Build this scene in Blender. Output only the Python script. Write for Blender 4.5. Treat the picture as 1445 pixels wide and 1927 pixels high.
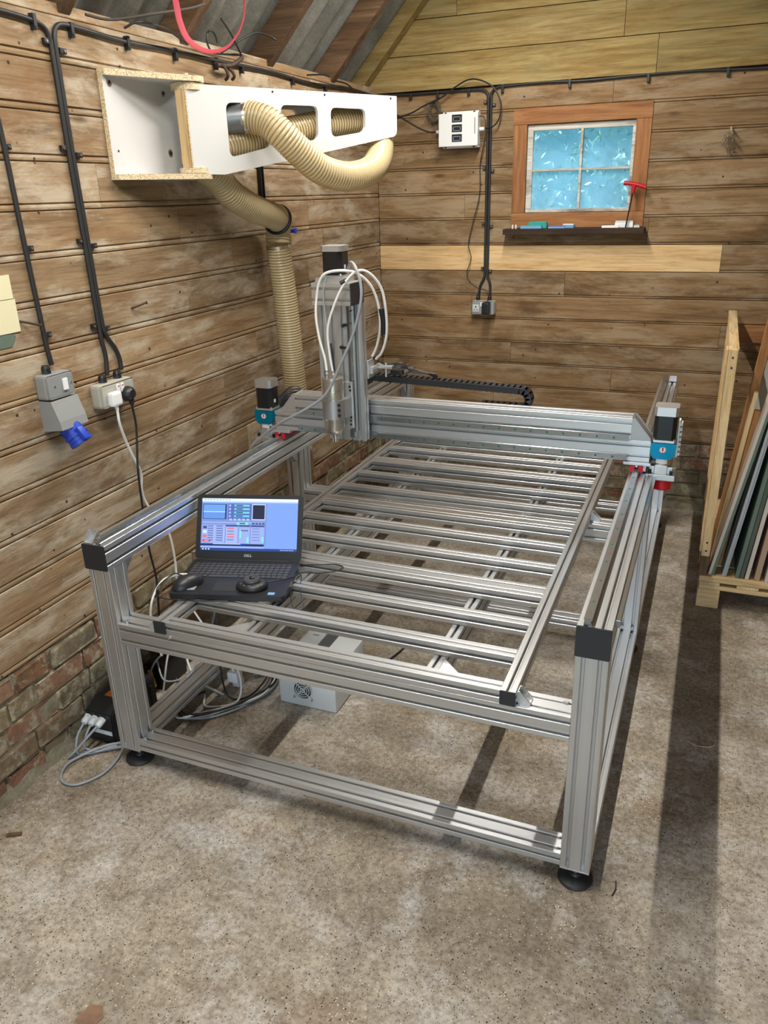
import bpy, bmesh, math, random
from mathutils import Vector, Matrix
random.seed(7)
D = bpy.data
SC = bpy.context.scene
for o in list(D.objects): D.objects.remove(o)
COL = SC.collection
PI = math.pi

# ---------------------------------------------------------------- camera
cam_data = D.cameras.new('camera'); cam = D.objects.new('camera', cam_data); COL.objects.link(cam)
cam_data.sensor_fit = 'VERTICAL'; cam_data.sensor_height = 24.0; cam_data.lens = 1487.34 / 1927 * 24.0
cam_data.clip_start = 0.02; cam_data.clip_end = 200
CR = Vector((0.9275264812, 0.3728285757, -0.0263340040)); CU = Vector((-0.1169266993, 0.3563681878, 0.9270004648)); CF = Vector((-0.3549968643, 0.8567383310, -0.3741345460))
M = Matrix.Identity(4)
for i in range(3):
    M[i][0] = CR[i]; M[i][1] = CU[i]; M[i][2] = -CF[i]
M[0][3], M[1][3], M[2][3] = 1.7027186, -1.6975812, 1.7991490
cam.matrix_world = M
SC.camera = cam

# ---------------------------------------------------------------- world / light / exposure
SC.view_settings.view_transform = 'Standard'; SC.view_settings.look = 'None'
SC.view_settings.gamma = 1.0; SC.view_settings.use_curve_mapping = False
SC.view_settings.exposure = 0.30
W = D.worlds.new('sky'); SC.world = W; W.use_nodes = True
bg = W.node_tree.nodes['Background']; bg.inputs[0].default_value = (0.62, 0.80, 1.0, 1); bg.inputs[1].default_value = 6.0

sun = D.lights.new('sun', 'SUN'); sun.energy = 7.0; sun.color = (1.0, 0.96, 0.88); sun.angle = 0.01
suno = D.objects.new('sun', sun); COL.objects.link(suno); suno.location = (-6, 0, 8)
suno.rotation_euler = Vector((0.8, 0.15, -0.6)).to_track_quat('-Z', 'Y').to_euler()

def area_light(name, loc, sx, sy, power, color, parent=None, rot=(0, 0, 0)):
    l = D.lights.new(name, 'AREA'); l.shape = 'RECTANGLE'; l.size = sx; l.size_y = sy; l.energy = power; l.color = color
    o = D.objects.new(name, l); COL.objects.link(o); o.location = loc; o.rotation_euler = rot
    if parent: o.parent = parent; o.location = Vector(loc) - WL[parent.name]
    return o
TUBE_POWER = (46, 47)
TUBE_COLOR = (1.0, 0.965, 0.91)

# ---------------------------------------------------------------- node helpers
def newmat(name):
    m = D.materials.new(name); m.use_nodes = True
    nt = m.node_tree; b = nt.nodes['Principled BSDF']
    return m, nt, b
def simple(name, col, rough=0.5, metal=0.0, spec=0.5, emit=None, es=1.0, bump=0, bscale=200, trans=0):
    m, nt, b = newmat(name)
    b.inputs['Base Color'].default_value = (*col, 1); b.inputs['Roughness'].default_value = rough
    b.inputs['Metallic'].default_value = metal; b.inputs['Specular IOR Level'].default_value = spec
    if trans: b.inputs['Transmission Weight'].default_value = trans
    if emit: b.inputs['Emission Color'].default_value = (*emit, 1); b.inputs['Emission Strength'].default_value = es
    if bump:
        n = nt.nodes.new('ShaderNodeTexNoise'); n.inputs['Scale'].default_value = bscale; n.inputs['Detail'].default_value = 3
        tc = nt.nodes.new('ShaderNodeTexCoord'); nt.links.new(tc.outputs['Object'], n.inputs['Vector'])
        bp = nt.nodes.new('ShaderNodeBump'); bp.inputs['Strength'].default_value = bump; bp.inputs['Distance'].default_value = 0.002
        nt.links.new(n.outputs['Fac'], bp.inputs['Height']); nt.links.new(bp.outputs['Normal'], b.inputs['Normal'])
    return m
def srgb(r, g, b):
    f = lambda c: (c/255/12.92) if c/255 <= 0.04045 else ((c/255+0.055)/1.055)**2.4
    return (f(r), f(g), f(b))
def ramp(nt, fac, stops):
    r = nt.nodes.new('ShaderNodeValToRGB'); e = r.color_ramp.elements
    while len(e) < len(stops): e.new(0.5)
    for i, (p, c) in enumerate(stops): e[i].position = p; e[i].color = (*c, 1) if len(c) == 3 else c
    nt.links.new(fac, r.inputs['Fac']); return r.outputs['Color']
def mix(nt, fac, a, b, mode='MIX'):
    n = nt.nodes.new('ShaderNodeMix'); n.data_type = 'RGBA'; n.blend_type = mode
    for s, v in ((n.inputs[0], fac), (n.inputs[6], a), (n.inputs[7], b)):
        if isinstance(v, (int, float)): s.default_value = v
        elif isinstance(v, tuple): s.default_value = (*v, 1) if len(v) == 3 else v
        else: nt.links.new(v, s)
    return n.outputs[2]
def noise(nt, vec, scale, detail=4, rough=0.55, dist=0):
    n = nt.nodes.new('ShaderNodeTexNoise'); n.inputs['Scale'].default_value = scale; n.inputs['Detail'].default_value = detail
    n.inputs['Roughness'].default_value = rough; n.inputs['Distortion'].default_value = dist
    nt.links.new(vec, n.inputs['Vector']); return n.outputs['Fac']
def mapping(nt, vec, scale=(1, 1, 1), loc=None):
    m = nt.nodes.new('ShaderNodeMapping'); m.inputs['Scale'].default_value = scale
    if loc: m.inputs['Location'].default_value = loc
    nt.links.new(vec, m.inputs['Vector']); return m.outputs['Vector']
def objvec(nt, rand=True):
    tc = nt.nodes.new('ShaderNodeTexCoord'); v = tc.outputs['Object']
    if rand:
        oi = nt.nodes.new('ShaderNodeObjectInfo'); mu = nt.nodes.new('ShaderNodeMath'); mu.operation = 'MULTIPLY'; mu.inputs[1].default_value = 37.0
        nt.links.new(oi.outputs['Random'], mu.inputs[0])
        a = nt.nodes.new('ShaderNodeVectorMath'); a.operation = 'ADD'; nt.links.new(v, a.inputs[0]); nt.links.new(mu.outputs[0], a.inputs[1]); v = a.outputs[0]
        return v, oi.outputs['Random']
    return v, None

def wood(name, axis, dark, mid, light, pale=None, pale_amt=0.5, stain=None, stain_amt=0.5, rough=0.75, holes=True, grain=26, vary=0.25, bump=0.35):
    """aged sawn timber: grain runs along `axis`"""
    m, nt, b = newmat(name)
    v, rnd = objvec(nt)
    sc = {'X': (1.6, grain, grain), 'Y': (grain, 1.6, grain), 'Z': (grain, grain, 1.6)}[axis]
    g = noise(nt, mapping(nt, v, sc), 1.0, 7, 0.66, 0.7)
    col = ramp(nt, g, [(0.28, dark), (0.5, mid), (0.72, light)])
    sc2 = tuple(s*4.2 if s > 2 else s*3.0 for s in sc)
    g2 = noise(nt, mapping(nt, v, sc2), 1.0, 4, 0.7, 0.6)
    col = mix(nt, 0.45, col, ramp(nt, g2, [(0.36, (0.40, 0.38, 0.36)), (0.52, (1, 1, 1)), (0.7, (1.12, 1.12, 1.12))]), 'MULTIPLY')
    # per-piece tint
    tint = ramp(nt, rnd, [(0.0, (1-vary,)*3), (0.5, (1-vary*0.35,)*3), (1.0, (1.0, 0.97, 0.93))])
    col = mix(nt, 1.0, col, tint, 'MULTIPLY')
    lf = {'X': (2.4, 9, 9), 'Y': (9, 2.4, 9), 'Z': (9, 9, 2.4)}[axis]
    if pale:
        p = noise(nt, mapping(nt, v, lf, (3.1, 7.7, 1.3)), 1.0, 9, 0.72, 0.3)
        f = ramp(nt, p, [(0.48, (0, 0, 0)), (0.60, (pale_amt,)*3)])
        col = mix(nt, f, col, pale)
    if stain:
        p = noise(nt, mapping(nt, v, lf, (9.1, 2.7, 5.3)), 0.8, 8, 0.70, 0.4)
        f = ramp(nt, p, [(0.52, (0, 0, 0)), (0.66, (stain_amt,)*3)])
        col = mix(nt, f, col, stain)
    # knots
    kv = {'X': (2.2, 7, 7), 'Y': (7, 2.2, 7), 'Z': (7, 7, 2.2)}[axis]
    k = nt.nodes.new('ShaderNodeTexVoronoi'); k.inputs['Scale'].default_value = 0.9; nt.links.new(mapping(nt, v, kv), k.inputs['Vector'])
    kf = ramp(nt, k.outputs['Distance'], [(0.03, (0.85,)*3), (0.10, (0, 0, 0))])
    col = mix(nt, kf, col, tuple(c*0.45 for c in dark))
    if holes:
        h = nt.nodes.new('ShaderNodeTexVoronoi'); h.inputs['Scale'].default_value = 12; nt.links.new(v, h.inputs['Vector'])
        hf = ramp(nt, h.outputs['Distance'], [(0.055, (0.9,)*3), (0.08, (0, 0, 0))])
        col = mix(nt, hf, col, (0.02, 0.012, 0.008))
    nt.links.new(col, b.inputs['Base Color']); b.inputs['Roughness'].default_value = rough; b.inputs['Specular IOR Level'].default_value = 0.25
    bp = nt.nodes.new('ShaderNodeBump'); bp.inputs['Strength'].default_value = bump; bp.inputs['Distance'].default_value = 0.003
    nt.links.new(g2, bp.inputs['Height']); nt.links.new(bp.outputs['Normal'], b.inputs['Normal'])
    return m

MAT = {}
for ax in 'XYZ':
    MAT['plank'+ax] = wood('old_pine_'+ax, ax, srgb(118, 94, 68), srgb(154, 128, 96), srgb(174, 148, 114), pale=srgb(192, 180, 158), pale_amt=0.6, stain=srgb(124, 88, 54), stain_amt=0.6)
    MAT['back'+ax] = wood('dim_brown_pine_'+ax, ax, srgb(106, 80, 50), srgb(144, 114, 78), srgb(164, 134, 98), pale=srgb(178, 160, 132), pale_amt=0.42, stain=srgb(78, 52, 26), stain_amt=0.7)  # darker brown than the left boarding: weaker light at the back painted in
    MAT['gable'+ax] = wood('treated_board_'+ax, ax, srgb(124, 100, 54), srgb(160, 136, 84), srgb(186, 164, 112), pale=srgb(142, 134, 94), pale_amt=0.4, stain=srgb(122, 90, 40), stain_amt=0.55, holes=False, grain=22, vary=0.22)
    MAT['fresh'+ax] = wood('fresh_pine_'+ax, ax, srgb(198, 158, 104), srgb(222, 186, 134), srgb(234, 204, 156), holes=False, grain=18, vary=0.06)
    MAT['rafter'+ax] = wood('rafter_'+ax, ax, srgb(74, 56, 40), srgb(104, 80, 58), srgb(128, 102, 78), stain=srgb(60, 42, 28), stain_amt=0.5)
    MAT['frame'+ax] = wood('window_timber_'+ax, ax, srgb(122, 80, 46), srgb(158, 108, 68), srgb(180, 132, 88), holes=False, grain=20, vary=0.12)
    MAT['cls'+ax] = wood('pale_batten_'+ax, ax, srgb(176, 142, 92), srgb(214, 182, 132), srgb(232, 206, 162), holes=False, grain=16, vary=0.1)
MAT['white_paint'] = wood('flaking_white_paint', 'X', srgb(170, 165, 150), srgb(205, 203, 194), srgb(225, 224, 218), stain=srgb(110, 92, 70), stain_amt=0.9, holes=False, vary=0.05)
MAT['dark_wood'] = wood('dark_sill', 'X', srgb(40, 28, 20), srgb(62, 46, 34), srgb(84, 66, 50), vary=0.05, holes=False)

def brick_mat():
    m, nt, b = newmat('old_brick'); v, rnd = objvec(nt)
    base = ramp(nt, rnd, [(0.0, srgb(122, 92, 70)), (0.25, srgb(146, 108, 86)), (0.45, srgb(128, 112, 88)), (0.62, srgb(148, 134, 108)), (0.8, srgb(114, 104, 84)), (1.0, srgb(152, 116, 94))])
    n1 = noise(nt, v, 22, 6, 0.65); col = mix(nt, 0.6, base, ramp(nt, n1, [(0.3, (0.35, 0.33, 0.3)), (0.65, (1.1, 1.08, 1.02))]), 'MULTIPLY')
    n2 = noise(nt, mapping(nt, v, (1, 1, 1), (5, 3, 1)), 14, 7, 0.75)
    col = mix(nt, ramp(nt, n2, [(0.50, (0, 0, 0)), (0.60, (0.8,)*3)]), col, srgb(172, 162, 136))
    nt.links.new(col, b.inputs['Base Color']); b.inputs['Roughness'].default_value = 0.9; b.inputs['Specular IOR Level'].default_value = 0.15
    bp = nt.nodes.new('ShaderNodeBump'); bp.inputs['Strength'].default_value = 0.8; bp.inputs['Distance'].default_value = 0.006
    nt.links.new(noise(nt, v, 45, 6, 0.7), bp.inputs['Height']); nt.links.new(bp.outputs['Normal'], b.inputs['Normal'])
    return m
MAT['brick'] = brick_mat()
def mortar_mat():
    m, nt, b = newmat('lime_mortar'); v, _ = objvec(nt, False)
    n1 = noise(nt, v, 18, 6, 0.7); col = ramp(nt, n1, [(0.3, srgb(112, 102, 80)), (0.6, srgb(152, 142, 116)), (0.8, srgb(186, 178, 156))])
    nt.links.new(col, b.inputs['Base Color']); b.inputs['Roughness'].default_value = 0.95
    bp = nt.nodes.new('ShaderNodeBump'); bp.inputs['Strength'].default_value = 1.0; bp.inputs['Distance'].default_value = 0.01
    nt.links.new(noise(nt, v, 40, 6, 0.75), bp.inputs['Height']); nt.links.new(bp.outputs['Normal'], b.inputs['Normal'])
    return m
MAT['mortar'] = mortar_mat()
def concrete_mat():
    m, nt, b = newmat('worn_concrete'); v, _ = objvec(nt, False)
    big = noise(nt, mapping(nt, v, (1, 1, 1), (2.3, 1.1, 0)), 1.3, 6, 0.6, 0.4)
    col = ramp(nt, big, [(0.30, srgb(138, 125, 106)), (0.5, srgb(166, 154, 136)), (0.68, srgb(188, 178, 164))])
    med = noise(nt, v, 10, 9, 0.76, 0.3)
    col = mix(nt, 0.75, col, ramp(nt, med, [(0.33, (0.55, 0.50, 0.45)), (0.52, (1, 1, 1)), (0.66, (1.25, 1.24, 1.22))]), 'MULTIPLY')
    wp = noise(nt, mapping(nt, v, (1, 1, 1), (7.3, 4.4, 0)), 3.0, 10, 0.80)
    col = mix(nt, ramp(nt, wp, [(0.50, (0, 0, 0)), (0.64, (0.75,)*3)]), col, srgb(208, 204, 198))
    bs = noise(nt, mapping(nt, v, (1, 1, 1), (1.3, 8.4, 0)), 2.4, 6, 0.65)
    col = mix(nt, ramp(nt, bs, [(0.55, (0, 0, 0)), (0.72, (0.45,)*3)]), col, srgb(126, 96, 68))
    fine = noise(nt, v, 60, 8, 0.8)
    col = mix(nt, 0.85, col, ramp(nt, fine, [(0.36, (0.45, 0.42, 0.38)), (0.52, (1, 1, 1)), (0.64, (1.3, 1.28, 1.25))]), 'MULTIPLY')
    def specks(scale, thr, off, c, gate=0.5):
        nonlocal col
        vo = nt.nodes.new('ShaderNodeTexVoronoi'); vo.inputs['Scale'].default_value = scale; nt.links.new(mapping(nt, v, (1, 1, 1), off), vo.inputs['Vector'])
        f = ramp(nt, vo.outputs['Distance'], [(thr*0.8, (1,)*3), (thr, (0, 0, 0))])
        sep = nt.nodes.new('ShaderNodeSeparateColor'); nt.links.new(vo.outputs['Color'], sep.inputs[0])
        ad_ = nt.nodes.new('ShaderNodeMath'); ad_.operation = 'MULTIPLY_ADD'; ad_.inputs[1].default_value = 0.9; ad_.inputs[2].default_value = -0.45
        nt.links.new(noise(nt, mapping(nt, v, (1, 1, 1), (off[0]+11, 4, 0)), 4.5, 4, 0.6), ad_.inputs[0]); sm = nt.nodes.new('ShaderNodeMath'); sm.operation = 'ADD'; nt.links.new(sep.outputs[0], sm.inputs[0]); nt.links.new(ad_.outputs[0], sm.inputs[1])
        gt = nt.nodes.new('ShaderNodeMath'); gt.operation = 'GREATER_THAN'; gt.inputs[1].default_value = gate; nt.links.new(sm.outputs[0], gt.inputs[0])
        mu = nt.nodes.new('ShaderNodeMath'); mu.operation = 'MULTIPLY'; nt.links.new(f, mu.inputs[0]); nt.links.new(gt.outputs[0], mu.inputs[1])
        col = mix(nt, mu.outputs[0], col, c); return mu.outputs[0]
    s1 = specks(170, 0.28, (0, 0, 0), srgb(66, 54, 42), 0.72)
    s2 = specks(90, 0.22, (3, 1, 0), srgb(50, 42, 36), 0.86)
    specks(120, 0.26, (1, 5, 0), srgb(212, 200, 180), 0.86)
    specks(60, 0.22, (6, 2, 0), srgb(140, 108, 86), 0.9)
    nt.links.new(col, b.inputs['Base Color']); b.inputs['Roughness'].default_value = 0.82; b.inputs['Specular IOR Level'].default_value = 0.25
    bp = nt.nodes.new('ShaderNodeBump'); bp.inputs['Strength'].default_value = 0.8; bp.inputs['Distance'].default_value = 0.006
    nt.links.new(mix(nt, 0.5, med, fine), bp.inputs['Height']); nt.links.new(bp.outputs['Normal'], b.inputs['Normal'])
    return m
MAT['concrete'] = concrete_mat()
def alu_mat(name, col, rough=0.3, metal=1.0, streak='Z'):
    m, nt, b = newmat(name); v, rnd = objvec(nt)
    sc = {'X': (1, 160, 160), 'Y': (160, 1, 160), 'Z': (160, 160, 1)}[streak]
    n = noise(nt, mapping(nt, v, sc), 1, 3, 0.6)
    c = mix(nt, 0.3, (*col,), ramp(nt, n, [(0.3, (0.86,)*3), (0.7, (1.03,)*3)]), 'MULTIPLY')
    nt.links.new(c, b.inputs['Base Color']); b.inputs['Metallic'].default_value = metal
    r = ramp(nt, n, [(0.3, (rough*0.85,)*3), (0.7, (rough*1.2,)*3)]); nt.links.new(r, b.inputs['Roughness'])
    return m
for ax in 'XYZ': MAT['alu'+ax] = alu_mat('anodised_aluminium_'+ax, (0.63, 0.635, 0.63), 0.34, 0.85, ax)
MAT['cast'] = simple('cast_aluminium', (0.62, 0.62, 0.61), 0.42, 0.9, bump=0.3, bscale=300)
MAT['turned'] = simple('turned_steel', (0.60, 0.57, 0.52), 0.27, 0.9)
MAT['steel'] = simple('polished_steel', (0.72, 0.71, 0.69), 0.18, 1.0)
MAT['railsteel'] = simple('ground_rail_steel', (0.36, 0.37, 0.37), 0.2, 0.8)
MAT['clampmetal'] = simple('grey_clamp_casting', (0.40, 0.39, 0.38), 0.45, 0.8, bump=0.3, bscale=250)
MAT['zinc'] = simple('zinc_duct', (0.24, 0.245, 0.25), 0.35, 0.8, bump=0.2, bscale=30)
MAT['bolt'] = simple('bolt_zinc', (0.65, 0.65, 0.65), 0.3, 1.0)
MAT['black'] = simple('black_plastic', (0.012, 0.012, 0.013), 0.42)
MAT['blackcap'] = simple('matt_black_cap', (0.018, 0.018, 0.019), 0.6, bump=0.2, bscale=400)
MAT['blackmetal'] = simple('black_motor_paint', (0.012, 0.012, 0.013), 0.35, 0.2)
MAT['conduit'] = simple('black_cable', (0.02, 0.019, 0.018), 0.5)
MAT['dustycable'] = simple('dusty_cable', (0.055, 0.042, 0.032), 0.75, bump=0.5, bscale=120)
MAT['white'] = simple('white_plastic', (0.80, 0.80, 0.78), 0.4)
MAT['whitecable'] = simple('white_cable', (0.78, 0.77, 0.72), 0.4)
MAT['greycable'] = simple('grey_cable', (0.30, 0.31, 0.32), 0.4)
MAT['greybox'] = simple('grey_hammered_metal', (0.33, 0.34, 0.33), 0.45, 0.3, bump=0.3, bscale=500)
MAT['beigebox'] = simple('cream_metal_box', (0.46, 0.44, 0.37), 0.45, 0.1, bump=0.2, bscale=500)
MAT['melamine'] = simple('white_melamine', (0.62, 0.61, 0.585), 0.38, bump=0.05, bscale=400)
MAT['blue'] = simple('blue_plastic', (0.012, 0.05, 0.42), 0.4)
MAT['teal'] = simple('anodised_blue', (0.0, 0.23, 0.38), 0.28, 0.65)
MAT['red'] = simple('red_plastic', (0.50, 0.004, 0.012), 0.4)
MAT['redstrap'] = simple('pink_red_strap', (0.42, 0.05, 0.07), 0.7, bump=0.5, bscale=300)
MAT['logored'] = simple('logo_red', (0.45, 0.03, 0.03), 0.5)
MAT['greendot'] = simple('green_rail_plug', (0.0, 0.13, 0.06), 0.4)
MAT['enclosure'] = simple('pale_grey_enclosure', (0.60, 0.62, 0.60), 0.45, bump=0.2, bscale=400)
MAT['orange'] = simple('amber_display', (0.40, 0.10, 0.015), 0.3)
MAT['yellow'] = simple('yellow_tag', (0.75, 0.45, 0.02), 0.5)
MAT['paper'] = simple('pale_yellow_paper', (0.72, 0.66, 0.42), 0.7)
MAT['green'] = simple('green_painted_board', (0.11, 0.15, 0.11), 0.7, bump=0.4, bscale=80)
MAT['greyboard'] = simple('grey_board', (0.36, 0.37, 0.36), 0.7, bump=0.4, bscale=80)
MAT['darkboard'] = simple('dark_green_board', (0.07, 0.085, 0.06), 0.8, bump=0.4, bscale=80)
MAT['pinkboard'] = simple('pinkish_board_edge', (0.52, 0.44, 0.36), 0.7, bump=0.4, bscale=120)
MAT['mdf'] = simple('mdf_edge', (0.36, 0.24, 0.15), 0.75, bump=0.4, bscale=120)
MAT['oak'] = wood('orange_hardwood', 'Z', srgb(130, 88, 48), srgb(164, 116, 68), srgb(188, 142, 92), holes=False, grain=20, vary=0.05)
MAT['iron'] = simple('rusty_iron', (0.055, 0.033, 0.022), 0.7, 0.3, bump=0.8, bscale=80)
MAT['straw'] = simple('dry_straw', (0.11, 0.085, 0.055), 0.9)
MAT['tealplastic'] = simple('teal_plastic', (0.02, 0.33, 0.28), 0.35)
MAT['bluegrey'] = simple('light_blue_plastic', (0.18, 0.36, 0.55), 0.35)
MAT['ledred'] = simple('red_led', (0.4, 0.02, 0.01), 0.4, emit=(1.0, 0.15, 0.05), es=1.2)
MAT['display'] = simple('dark_display', (0.02, 0.022, 0.028), 0.2)
MAT['displaygrey'] = simple('display_grey', (0.28, 0.30, 0.33), 0.3)
MAT['rubber'] = simple('black_rubber', (0.016, 0.016, 0.017), 0.55)
MAT['tube'] = simple('lit_tube', (1, 1, 1), 0.5, emit=(1.0, 0.95, 0.86), es=6.0)
def chip_mat():
    m, nt, b = newmat('chipboard_edge'); v, _ = objvec(nt)
    vo = nt.nodes.new('ShaderNodeTexVoronoi'); vo.inputs['Scale'].default_value = 260; nt.links.new(mapping(nt, v, (1, 1, 1.8)), vo.inputs['Vector'])
    sep = nt.nodes.new('ShaderNodeSeparateColor'); nt.links.new(vo.outputs['Color'], sep.inputs[0])
    nt.links.new(ramp(nt, sep.outputs[0], [(0.0, srgb(150, 122, 84)), (0.35, srgb(206, 184, 146)), (1.0, srgb(228, 212, 178))]), b.inputs['Base Color'])
    b.inputs['Roughness'].default_value = 0.85; return m
MAT['chip'] = chip_mat()
def corr_mat():
    m, nt, b = newmat('fibre_cement_sheet'); v, _ = objvec(nt, False)
    n1 = noise(nt, v, 5, 6, 0.65); n2 = noise(nt, v, 90, 4, 0.7)
    col = ramp(nt, n1, [(0.3, srgb(96, 94, 86)), (0.55, srgb(128, 126, 116)), (0.75, srgb(150, 150, 140))])
    col = mix(nt, 0.5, col, ramp(nt, n2, [(0.35, (0.6,)*3), (0.65, (1.1,)*3)]), 'MULTIPLY')
    nt.links.new(col, b.inputs['Base Color']); b.inputs['Roughness'].default_value = 0.9
    bp = nt.nodes.new('ShaderNodeBump'); bp.inputs['Strength'].default_value = 0.5; bp.inputs['Distance'].default_value = 0.004
    nt.links.new(n2, bp.inputs['Height']); nt.links.new(bp.outputs['Normal'], b.inputs['Normal']); return m
MAT['corr'] = corr_mat()
def hose_mat(nm, c, mixf):
    m, nt, b = newmat(nm)
    b.inputs['Base Color'].default_value = (*c, 1); b.inputs['Roughness'].default_value = 0.22
    b.inputs['Subsurface Weight'].default_value = 0.0; b.inputs['Specular IOR Level'].default_value = 0.6
    tr = nt.nodes.new('ShaderNodeBsdfTransparent'); tr.inputs[0].default_value = (*srgb(226, 210, 172), 1)
    mx = nt.nodes.new('ShaderNodeMixShader'); mx.inputs[0].default_value = mixf
    out = nt.nodes['Material Output']; nt.links.new(b.outputs[0], mx.inputs[1]); nt.links.new(tr.outputs[0], mx.inputs[2]); nt.links.new(mx.outputs[0], out.inputs[0])
    return m
MAT['hose'] = hose_mat('clear_hose_rib', srgb(206, 186, 144), 0.25); MAT['hosefilm'] = hose_mat('clear_hose_film', srgb(150, 130, 92), 0.4)
def glass_mat():
    m, nt, b = newmat('dusty_window_glass'); v, _ = objvec(nt, False)
    tr = nt.nodes.new('ShaderNodeBsdfTransparent'); tr.inputs[0].default_value = (0.86, 0.97, 1.0, 1)
    tl = nt.nodes.new('ShaderNodeBsdfTranslucent'); tl.inputs[0].default_value = (0.75, 0.95, 1.0, 1)
    mx = nt.nodes.new('ShaderNodeMixShader')
    f = ramp(nt, noise(nt, v, 6, 5, 0.6), [(0.3, (0.20,)*3), (0.7, (0.34,)*3)]); nt.links.new(f, mx.inputs[0])
    gl = nt.nodes.new('ShaderNodeBsdfGlossy'); gl.inputs['Roughness'].default_value = 0.08
    m2 = nt.nodes.new('ShaderNodeMixShader'); m2.inputs[0].default_value = 0.05
    nt.links.new(tr.outputs[0], mx.inputs[1]); nt.links.new(tl.outputs[0], mx.inputs[2])
    nt.links.new(mx.outputs[0], m2.inputs[1]); nt.links.new(gl.outputs[0], m2.inputs[2])
    nt.links.new(m2.outputs[0], nt.nodes['Material Output'].inputs[0]); return m
MAT['glass'] = glass_mat()
def leaf_mat():
    m, nt, b = newmat('shrub_leaf'); v, rnd = objvec(nt, False)
    g = nt.nodes.new('ShaderNodeNewGeometry')
    col = ramp(nt, g.outputs['Random Per Island'], [(0, srgb(50, 110, 90)), (0.45, srgb(90, 150, 120)), (0.6, srgb(190, 225, 190)), (1, srgb(240, 250, 235))])
    nt.links.new(col, b.inputs['Base Color']); b.inputs['Roughness'].default_value = 0.5
    return m
MAT['leaf'] = leaf_mat()
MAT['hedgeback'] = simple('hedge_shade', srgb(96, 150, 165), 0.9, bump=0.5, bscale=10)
MAT['ground'] = simple('outside_ground', srgb(110, 120, 80), 0.9)

# ---------------------------------------------------------------- mesh helpers
WL = {}
def thing(name, label, cat, loc, group=None):
    o = D.objects.new(name, None); COL.objects.link(o); o.location = loc; o.empty_display_size = 0.05
    o['label'] = label; o['category'] = cat
    if group: o['group'] = group
    WL[o.name] = Vector(loc); return o
def tag(o, label, cat, group=None, kind=None):
    o['label'] = label; o['category'] = cat
    if group: o['group'] = group
    if kind: o['kind'] = kind
    return o
def obj(name, bm, mat, parent=None, smooth=None, origin=None, label=None):
    """link a bmesh (world coordinates) as one mesh object"""
    bmesh.ops.recalc_face_normals(bm, faces=bm.faces)
    if parent is not None: org = WL[parent.name]
    elif origin is not None: org = Vector(origin)
    else:
        org = Vector((0, 0, 0)); zs = [v.co for v in bm.verts]
        if zs: org = Vector((sum(v.x for v in zs)/len(zs), sum(v.y for v in zs)/len(zs), min(v.z for v in zs)))
    if origin is not None: org2 = Vector(origin)
    else: org2 = org
    if parent is not None and origin is None:
        vs = [v.co for v in bm.verts]; org2 = Vector((sum(v.x for v in vs)/len(vs), sum(v.y for v in vs)/len(vs), sum(v.z for v in vs)/len(vs)))
    for v in bm.verts: v.co -= org2
    me = D.meshes.new(name); bm.to_mesh(me); bm.free()
    mats = mat if isinstance(mat, (list, tuple)) else [mat]
    for k in mats: me.materials.append(MAT[k] if isinstance(k, str) else k)
    o = D.objects.new(name, me); COL.objects.link(o)
    if parent is not None: o.parent = parent; o.location = org2 - WL[parent.name]
    else: o.location = org2
    WL[o.name] = org2.copy()
    if smooth is not None:
        for p in me.polygons: p.use_smooth = True
        try: me.set_sharp_from_angle(angle=math.radians(smooth))
        except Exception: pass
    if label: o['label'] = label
    return o
def copyobj(o, parent, offset):
    """linked duplicate of a child mesh, moved by a world offset"""
    c = o.copy(); COL.objects.link(c); c.parent = parent
    w = WL[o.name] + Vector(offset); c.location = w - (WL[parent.name] if parent else Vector()); WL[c.name] = w
    return c
B = bmesh.new
def bx(bm, x0, x1, y0, y1, z0, z1, bev=0, mi=0):
    vs = [bm.verts.new((x, y, z)) for x in (x0, x1) for y in (y0, y1) for z in (z0, z1)]
    fs = []
    for f in ((0, 1, 3, 2), (4, 6, 7, 5), (0, 4, 5, 1), (2, 3, 7, 6), (0, 2, 6, 4), (1, 5, 7, 3)):
        fs.append(bm.faces.new([vs[i] for i in f])); fs[-1].material_index = mi
    if bev:
        es = list({e for f in fs for e in f.edges})
        r = bmesh.ops.bevel(bm, geom=es, offset=bev, segments=2, affect='EDGES', profile=0.6)
        for f in r['faces']: f.material_index = mi
    return bm
def obx(bm, c, ax, ay, az, hx, hy, hz, bev=0, mi=0):
    """oriented box: centre, unit axes, half sizes"""
    c = Vector(c); ax = Vector(ax).normalized(); ay = Vector(ay).normalized(); az = Vector(az).normalized()
    n0 = len(bm.verts); vs = [bm.verts.new(c + ax*hx*i + ay*hy*j + az*hz*k) for i in (-1, 1) for j in (-1, 1) for k in (-1, 1)]
    fs = []
    for f in ((0, 1, 3, 2), (4, 6, 7, 5), (0, 4, 5, 1), (2, 3, 7, 6), (0, 2, 6, 4), (1, 5, 7, 3)):
        fs.append(bm.faces.new([vs[i] for i in f])); fs[-1].material_index = mi
    if bev:
        r = bmesh.ops.bevel(bm, geom=list({e for f in fs for e in f.edges}), offset=bev, segments=2, affect='EDGES', profile=0.6)
        for f in r['faces']: f.material_index = mi
    return bm
def basis(d):
    d = Vector(d).normalized(); a = Vector((0, 0, 1)) if abs(d.z) < 0.9 else Vector((1, 0, 0))
    u = d.cross(a).normalized(); return u, d.cross(u).normalized()
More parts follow.
